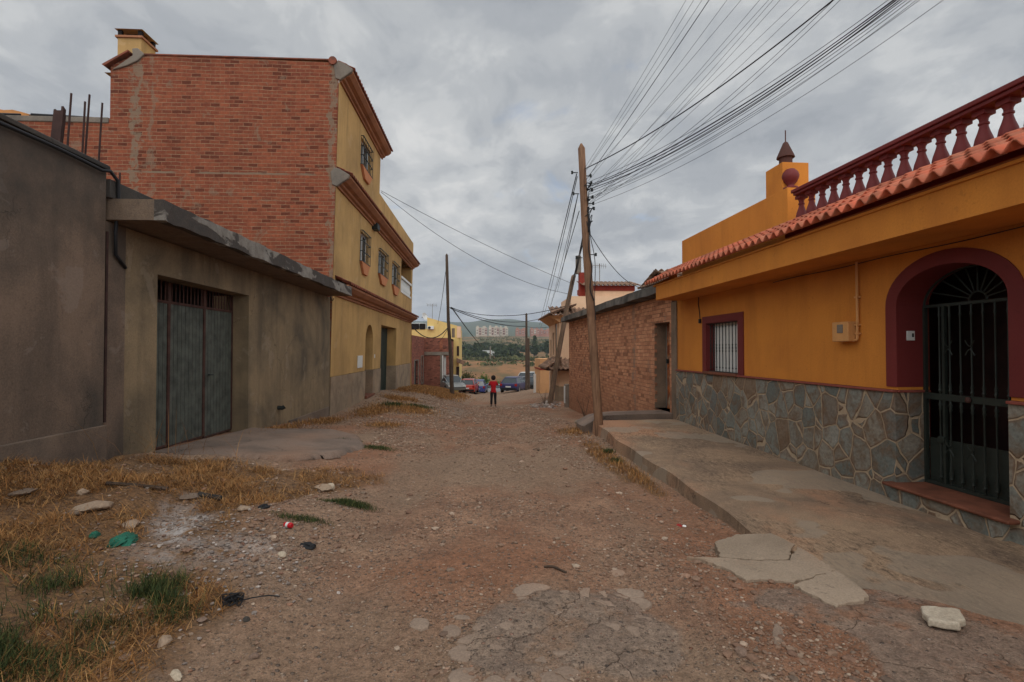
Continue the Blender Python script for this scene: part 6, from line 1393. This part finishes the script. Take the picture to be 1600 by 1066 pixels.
q = MB(); a = onY(753, 555, 455); q.box(0, 9, 0, 4, -1, 4.2); q.box(9.2, 15, 0, 4, -1, 3.2); q.box(2, 3, -.05, 0, 0, 3); o = q.build('farm_shed', M['white'], bevel=.1); o.location = (a.x, 455, a.z); tag(o, 'small white shed among the dark trees of the valley', 'shed')

def foliage(name, pts_, mat, parent=None, leaf=.6, seed=0):
    r = np.random.RandomState(seed); n = len(pts_); P_ = np.array(pts_); A = r.normal(size=(n, 3)); A /= np.linalg.norm(A, axis=1)[:, None]; B = np.cross(A, r.normal(size=(n, 3))); B /= np.linalg.norm(B, axis=1)[:, None]; s = leaf*(.5+r.rand(n, 1))
    V = np.stack([P_-A*s, P_+B*s*.7, P_+A*s, P_-B*s*.7], 1).reshape(-1, 3); Fq = np.arange(n*4).reshape(-1, 4); k = np.repeat(r.rand(n), 4); at = np.stack([k, k, k, np.ones(n*4)], -1)
    o = mesh_np(name, V, Fq, mat, False, at)
    if parent is not None: o.parent = parent
    return o
M['leaf'] = grass_mat('dark_foliage', [S(46, 58, 38), S(62, 74, 44), S(36, 48, 34), S(78, 86, 52), S(54, 64, 40)])
M['leaf2'] = grass_mat('olive_scrub', [S(84, 88, 54), S(66, 74, 46), S(104, 100, 62), S(76, 80, 50)])
M['leaf3'] = grass_mat('fresh_leaves', [S(70, 100, 48), S(92, 122, 60), S(54, 80, 42), S(110, 130, 72)])
r = np.random.RandomState(3); pts_ = []
for i in range(1500):
    Y = r.uniform(415, 620); x = r.uniform(-150, 190); d_ = float(fbm(np.array([x/45]), np.array([Y/50]), 3, 9)[0])
    if d_ < .0: continue
    h = r.uniform(3.5, 8.5); R_ = r.uniform(3, 5.5); z = gz(x, Y)
    q_ = r.normal(0, .42, (44, 3))*np.array([R_, R_, h*.5])+np.array([x, Y, z+h*.5]); pts_ += q_.tolist()
o = foliage('woodland', pts_, M['leaf'], None, 1.35, 1); tag(o, 'dark green belt of trees across the valley', 'woodland', kind='stuff')
pts_ = []
for i in range(1500):
    Y = r.choice([r.uniform(370, 430), r.uniform(620, 1200), r.uniform(640, 900), r.uniform(120, 400)]); x = r.uniform(-.16, .20)*Y*1.1; d_ = float(fbm(np.array([x/40]), np.array([Y/30]), 3, 19)[0])
    if d_ < (.16 if Y < 370 else .07): continue
    z = gz(x, Y); R_ = r.uniform(1, 2.6)*(1+Y/900); q_ = r.normal(0, .4, (16, 3))*np.array([R_*2.2, R_*1.6, R_*.7])+np.array([x, Y, z+R_*.3]); pts_ += q_.tolist()
o = foliage('scrub', pts_, M['leaf2'], None, 1.2, 2); tag(o, 'olive green scrub dotted over the dry fields', 'scrub', kind='stuff')
def tree(px, py, Y, h, R_, label, conif=False, mat='leaf', n=900, leaf=.35):
    p = onY(px, py, Y); z = gz(p.x, Y); c = empty('tree', (p.x, Y, z), 0, label, 'tree'); rt = np.random.RandomState(int(px)); q = MB(); q.tube([(0, 0, -.3), (.05*R_, 0, h*.4), (0, 0, h*.8)], [h*.035, h*.025, h*.01], 8)
    for k in range(5): a = k*2.4; q.tube([(0, 0, h*(.3+.08*k)), (math.cos(a)*R_*.35, math.sin(a)*R_*.35, h*(.45+.08*k))], [h*.014, h*.005], 6)
    q.build('trunk', M['pole_dark'], c); P_ = []
    for k in range(26):
        t = rt.rand(); a = rt.rand()*6.28; rr_ = R_*((1-t)*.9 if conif else math.sqrt(max(0, 1-(2*t-1)**2))*.8)*rt.uniform(.4, 1); zc = h*(.12+.88*t) if conif else h*(.3+.62*t)
        P_ += (rt.normal(0, .16, (n//26, 3))*np.array([R_*1.1, R_*1.1, h*.45])+np.array([rr_*math.cos(a), rr_*math.sin(a), zc])).tolist()
    f_ = foliage('crown', P_, M[mat], c, leaf, int(px)); return c
tree(836, 545, 470, 17, 3.6, 'dark conifer rising above the woodland between the far poles and the peach house', True, 'leaf', 1300, .9)
tree(855, 545, 460, 13, 4, 'dark bushy tree beside the eave of the peach house in the distance', False, 'leaf', 1300, .9)
tree(745, 548, 450, 11, 4.5, 'rounded dark tree at the left end of the valley woodland', False, 'leaf', 1300, .9)
tree(800, 548, 440, 11, 5, 'rounded dark tree in the middle of the valley woodland', False, 'leaf', 1300, .9)
def bush(px, Y, h, R_, label, mat='leaf3', n=1500):
    p = onY(px, 600, Y); z = gz(p.x, Y); c = empty('bush', (p.x, Y, z), 0, label, 'bush'); rt = np.random.RandomState(int(px)); q = MB()
    for k in range(6): a = k*1.05; q.tube([(0, 0, -.1), (math.cos(a)*R_*.3, math.sin(a)*R_*.3, h*.5), (math.cos(a)*R_*.5, math.sin(a)*R_*.5, h*.85)], [.03, .02, .008], 5)
    q.build('stems', M['pole_dark'], c); P_ = []
    for k in range(16): a = rt.rand()*6.28; rr_ = R_*rt.uniform(0, .75); P_ += (rt.normal(0, .15, (n//16, 3))*np.array([R_, R_, h])+np.array([rr_*math.cos(a), rr_*math.sin(a), h*rt.uniform(.25, .8)])).tolist()
    foliage('crown', P_, M[mat], c, .09, int(px))
bush(757, 58.5, 1.9, 1.0, 'fresh green bush between the blue car and the person')
bush(727, 60, 2.4, 1.6, 'olive bush behind the roofs of the red and silver cars', 'leaf2')
bush(784, 59.5, 1.3, 1.2, 'low green bush just right of the person', 'leaf3')
bush(718, 62, 2.6, 1.2, 'olive bush at the corner of the bright yellow house', 'leaf2')

# ================================================================ SMALL THINGS ON THE GROUND
def rock(px, py, s, mat, label, fl=.7, seed=1, name='stone', cat='stone', sq=(1, 1)):
    p = onG(px, py); v, f_ = stone_proto(seed, 2); me = bpy.data.meshes.new(name); me.from_pydata([(x*s*sq[0], y*s*sq[1], z*s*fl) for x, y, z in v.tolist()], [], f_.tolist()); me.materials.append(mat); o = bpy.data.objects.new(name, me); COL.objects.link(o); o.location = p+Vector((0, 0, s*fl*.45)); o.rotation_euler = (0, 0, seed*1.3); return tag(o, label, cat)
rock(258, 1008, .042, M['slab'], 'rounded pale stone at the edge of the grass, larger of two', .8, 3)
rock(195, 1030, .030, M['apron'], 'smaller rounded grey stone partly sunk beside the green grass', .5, 4)
rock(397, 1028, .030, M['apron'], 'dark rounded stone alone on bare dirt at lower left', .7, 5)
rock(386, 970, .025, M['coping'], 'blackish lump near the black wire tangle', .7, 6)
rock(317, 970, .03, M['apron'], 'grey flat stone left of the black wire tangle', .5, 7)
rock(1157, 1022, .038, M['apron'], 'rounded grey stone on the dirt below the broken slabs', .6, 8)
rock(1110, 882, .030, M['plinth'], 'small dark stone at the tip of the dark slab', .7, 9)
rock(1460, 946, .02, M['slab'], 'chip of stone touching the whitish block', .6, 10)
rock(638, 782, .03, M['slab'], 'small pale stone at the left of the track in mid distance', .6, 12)
rock(120, 803, .07, M['plinth'], 'flat grey stone in the dry grass near the grey wall', .4, 13)
rock(35, 772, .10, M['plinth'], 'large flat grey stone in the straw at the left edge', .3, 14)
rock(130, 772, .05, M['slab'], 'pointed pale rubble block in the straw below the grey wall', .7, 15, 'rubble_block', 'rubble block')
rock(382, 798, .06, M['slab'], 'grey rubble block in the straw below the apron', .6, 16, 'rubble_block', 'rubble block')
rock(296, 779, .09, M['plinth'], 'broad grey rubble block at the middle of the dry grass', .45, 17, 'rubble_block', 'rubble block')
rock(505, 766, .10, M['slab'], 'largest broken block beside the flat green tuft', .45, 18, 'rubble_block', 'rubble block')
rock(516, 764, .06, M['pale'], 'smaller broken block leaning on the largest one beside the flat green tuft', .8, 19, 'rubble_block', 'rubble block')
rock(150, 795, .14, M['slab'], 'wide cracked lump of pale plaster at the top of the white dust', .3, 20, 'plaster_lump', 'plaster lump', (1.2, .8))
rock(205, 822, .09, M['slab'], 'pale plaster lump in the middle of the white dust', .35, 21, 'plaster_lump', 'plaster lump', (1.3, .8))
rock(1000, 663, .07, M['pale'], 'small white scrap of rubble at the foot of the main pole', .6, 22, 'rubble_block', 'rubble block')
def crumple(px, py, sx, sy, sz, mat, name, label, cat, seed=1, n=3):
    p = onG(px, py); bm = bmesh.new(); bmesh.ops.create_icosphere(bm, subdivisions=n, radius=1); rq = np.random.RandomState(seed)
    for v in bm.verts:
        c = v.co; k = .75+.5*float(vnoise(np.array([c.x*2.6+seed]), np.array([c.y*2.6+c.z*3]))[0])+.25*float(vnoise(np.array([c.x*7+seed]), np.array([c.y*7+c.z*5]))[0]); v.co = Vector((c.x*sx*k, c.y*sy*k, max(-.2, c.z)*sz*k))
    me = bpy.data.meshes.new(name); bm.to_mesh(me); bm.free(); me.materials.append(mat); o = bpy.data.objects.new(name, me); COL.objects.link(o); o.location = p+Vector((0, 0, sz*.1)); o.rotation_euler = (0, 0, seed); return tag(o, label, cat)
mgreen = paint('turquoise_green_cloth', S(44, 112, 90), .85, .35)
crumple(192, 846, .12, .07, .035, mgreen, 'rag', 'crumpled turquoise green rag on the white plaster dust', 'rag', 2, 4)
crumple(148, 838, .03, .03, .03, mgreen, 'rag_scrap', 'tiny turquoise scrap left of the crumpled green rag', 'rag')
crumple(275, 1056, .02, .045, .015, M['pale'], 'paper_scrap', 'crumpled white paper scrap at the bottom edge, lower left', 'litter', 4)
crumple(440, 868, .045, .03, .02, M['pale'], 'paper_scrap', 'pale torn scrap lying left of the black bag shreds', 'litter', 5)
crumple(480, 855, .06, .04, .03, M['cable'], 'plastic_bag', 'shredded black plastic bag on the dirt below the red can', 'plastic bag', 6)
crumple(412, 794, .045, .035, .03, M['cable'], 'plastic_bag', 'small black plastic lump in the straw above the red can', 'plastic bag', 7)
crumple(1062, 822, .035, .02, .012, M['lampred'], 'litter_wrapper', 'red and white wrapper lying on the dirt in mid street', 'wrapper', 8)
crumple(1069, 823, .018, .014, .012, M['blind'], 'litter_scrap', 'white scrap touching the red wrapper', 'litter', 9)
crumple(1089, 781, .035, .02, .01, M['band'], 'litter_wrapper', 'faded reddish wrapper at the foot of the kerb', 'wrapper', 10)
# red can
p = onG(445, 824); q = MB(); q.lathe([(.016, 0), (.022, .006), (.022, .07), (.017, .08)], (0, 0, 0), 16); o = q.build('drinks_can', paint('red_can', S(190, 30, 40), .35, .05), smooth='auto'); o.location = p+Vector((0, 0, .024)); o.rotation_euler = (PI/2, 0, 1.1); tag(o, 'crushed red drinks can lying by the sparse green tuft', 'can')
q = MB(); q.lathe([(.0224, .024), (.0224, .05)], (0, 0, 0), 16); q.build('label_patch', M['white'], o, smooth='auto')
# black wire tangles
def tangle(px, py, R_, label, n=26, tail=None):
    p = onG(px, py); q = MB(); pts_, r = squiggle((0, 0, .02), n, R_, .004, int(px), (1, .8, .35)); pts_ = [Vector((a.x, a.y, max(a.z, .004))) for a in pts_]
    if tail: pts_ += [Vector(t) for t in tail]
    q.tube(pts_, r, 5); o = q.build('wire_tangle', M['cable']); o.location = p; return tag(o, label, 'wire')
tangle(365, 940, .035, 'black wire tangle with a loose end on the bare dirt', 60, [(.1, .02, .01), (.18, .05, .008), (.26, .03, .01)])
tangle(840, 705, .04, 'thin dark wire scrap in the middle of the track, farther off', 10)
q = MB(); A_ = onG(850, 888); B_ = onG(885, 897); q.tube(catmull([A_+Vector((0, 0, .01)), A_.lerp(B_, .4)+Vector((0, .02, .02)), B_+Vector((0, 0, .01))]), .008, 6); o = q.build('stick', M['pole_dark']); tag(o, 'curved dark stick lying on the track in the foreground', 'stick')
q = MB(); A_ = onG(165, 764); B_ = onG(262, 769); q.tube(catmull([A_+Vector((0, 0, .05)), A_.lerp(B_, .5)+Vector((0, .0, .045)), B_+Vector((0, 0, .03))]), .018, 6); o = q.build('plank', M['pole_dark']); tag(o, 'long dark strip of timber in the straw below the grey wall', 'timber')
q = MB(); A_ = onG(310, 777); B_ = onG(346, 784); q.tube([A_+Vector((0, 0, .03)), B_+Vector((0, 0, .03))], .025, 6); o = q.build('plank', M['coping']); tag(o, 'short black board in the straw right of the broad rubble block', 'board')
# bare dead shoots by the walls
def shoot(px, py, Y, hs, label):
    p = onY(px, py, Y); p.z = gz(p.x, Y); q = MB(); rq = random.Random(int(px))
    for k in range(5):
        a = rq.uniform(-.5, .5); h = hs*rq.uniform(.5, 1); q.tube([p, p+Vector((a*h*.4, 0, h*.5)), p+Vector((a*h*.9, 0, h))], [.012, .008, .003], 5)
    o = q.build('dead_shoot', M['pole_dark']); tag(o, label, 'dead plant')
shoot(914, 648, 17.3, .85, 'leafless shoots growing against the foot of the brick shed')
shoot(851, 628, 25.8, .9, 'leafless shoots beside the base of the leaning pole')
shoot(660, 609, 35, 1.2, 'dry upright stalk in the grass left of the left pole')
# fallen concrete bits around the main pole
slab('broken_slab', [(905, 664), (923, 661), (931, 664), (915, 667)], gz(2.0, 11)+.05, .06, M['slab'], 'small tilted slab on the dirt left of the main pole, nearer one', 'concrete slab', None, (.1, .1), 31)
slab('broken_slab', [(898, 657), (910, 655), (913, 657), (903, 659)], gz(2.0, 12.5)+.04, .06, M['slab'], 'small slab fragment left of the main pole, farther one', 'concrete slab', None, (.1, .1), 32)

# ================================================================ HAZE
hz = MB(); hz.box(-5200, 5200, -60, 9300, -40, 330); o = hz.build('haze', (lambda: None)() or M['dark'])
gh = bpy.data.materials.new('haze'); gh.use_nodes = True; nt = gh.node_tree; nt.nodes.clear(); oo = nt.nodes.new('ShaderNodeOutputMaterial'); pvn = nt.nodes.new('ShaderNodeVolumePrincipled')
pvn.inputs['Color'].default_value = (.80, .88, 1.0, 1); pvn.inputs['Density'].default_value = .00016; pvn.inputs['Anisotropy'].default_value = .2; nt.links.new(pvn.outputs[0], oo.inputs['Volume'])
o.data.materials.clear(); o.data.materials.append(gh); tag(o, 'thin bluish haze hanging over the distant hills', 'haze', kind='stuff')
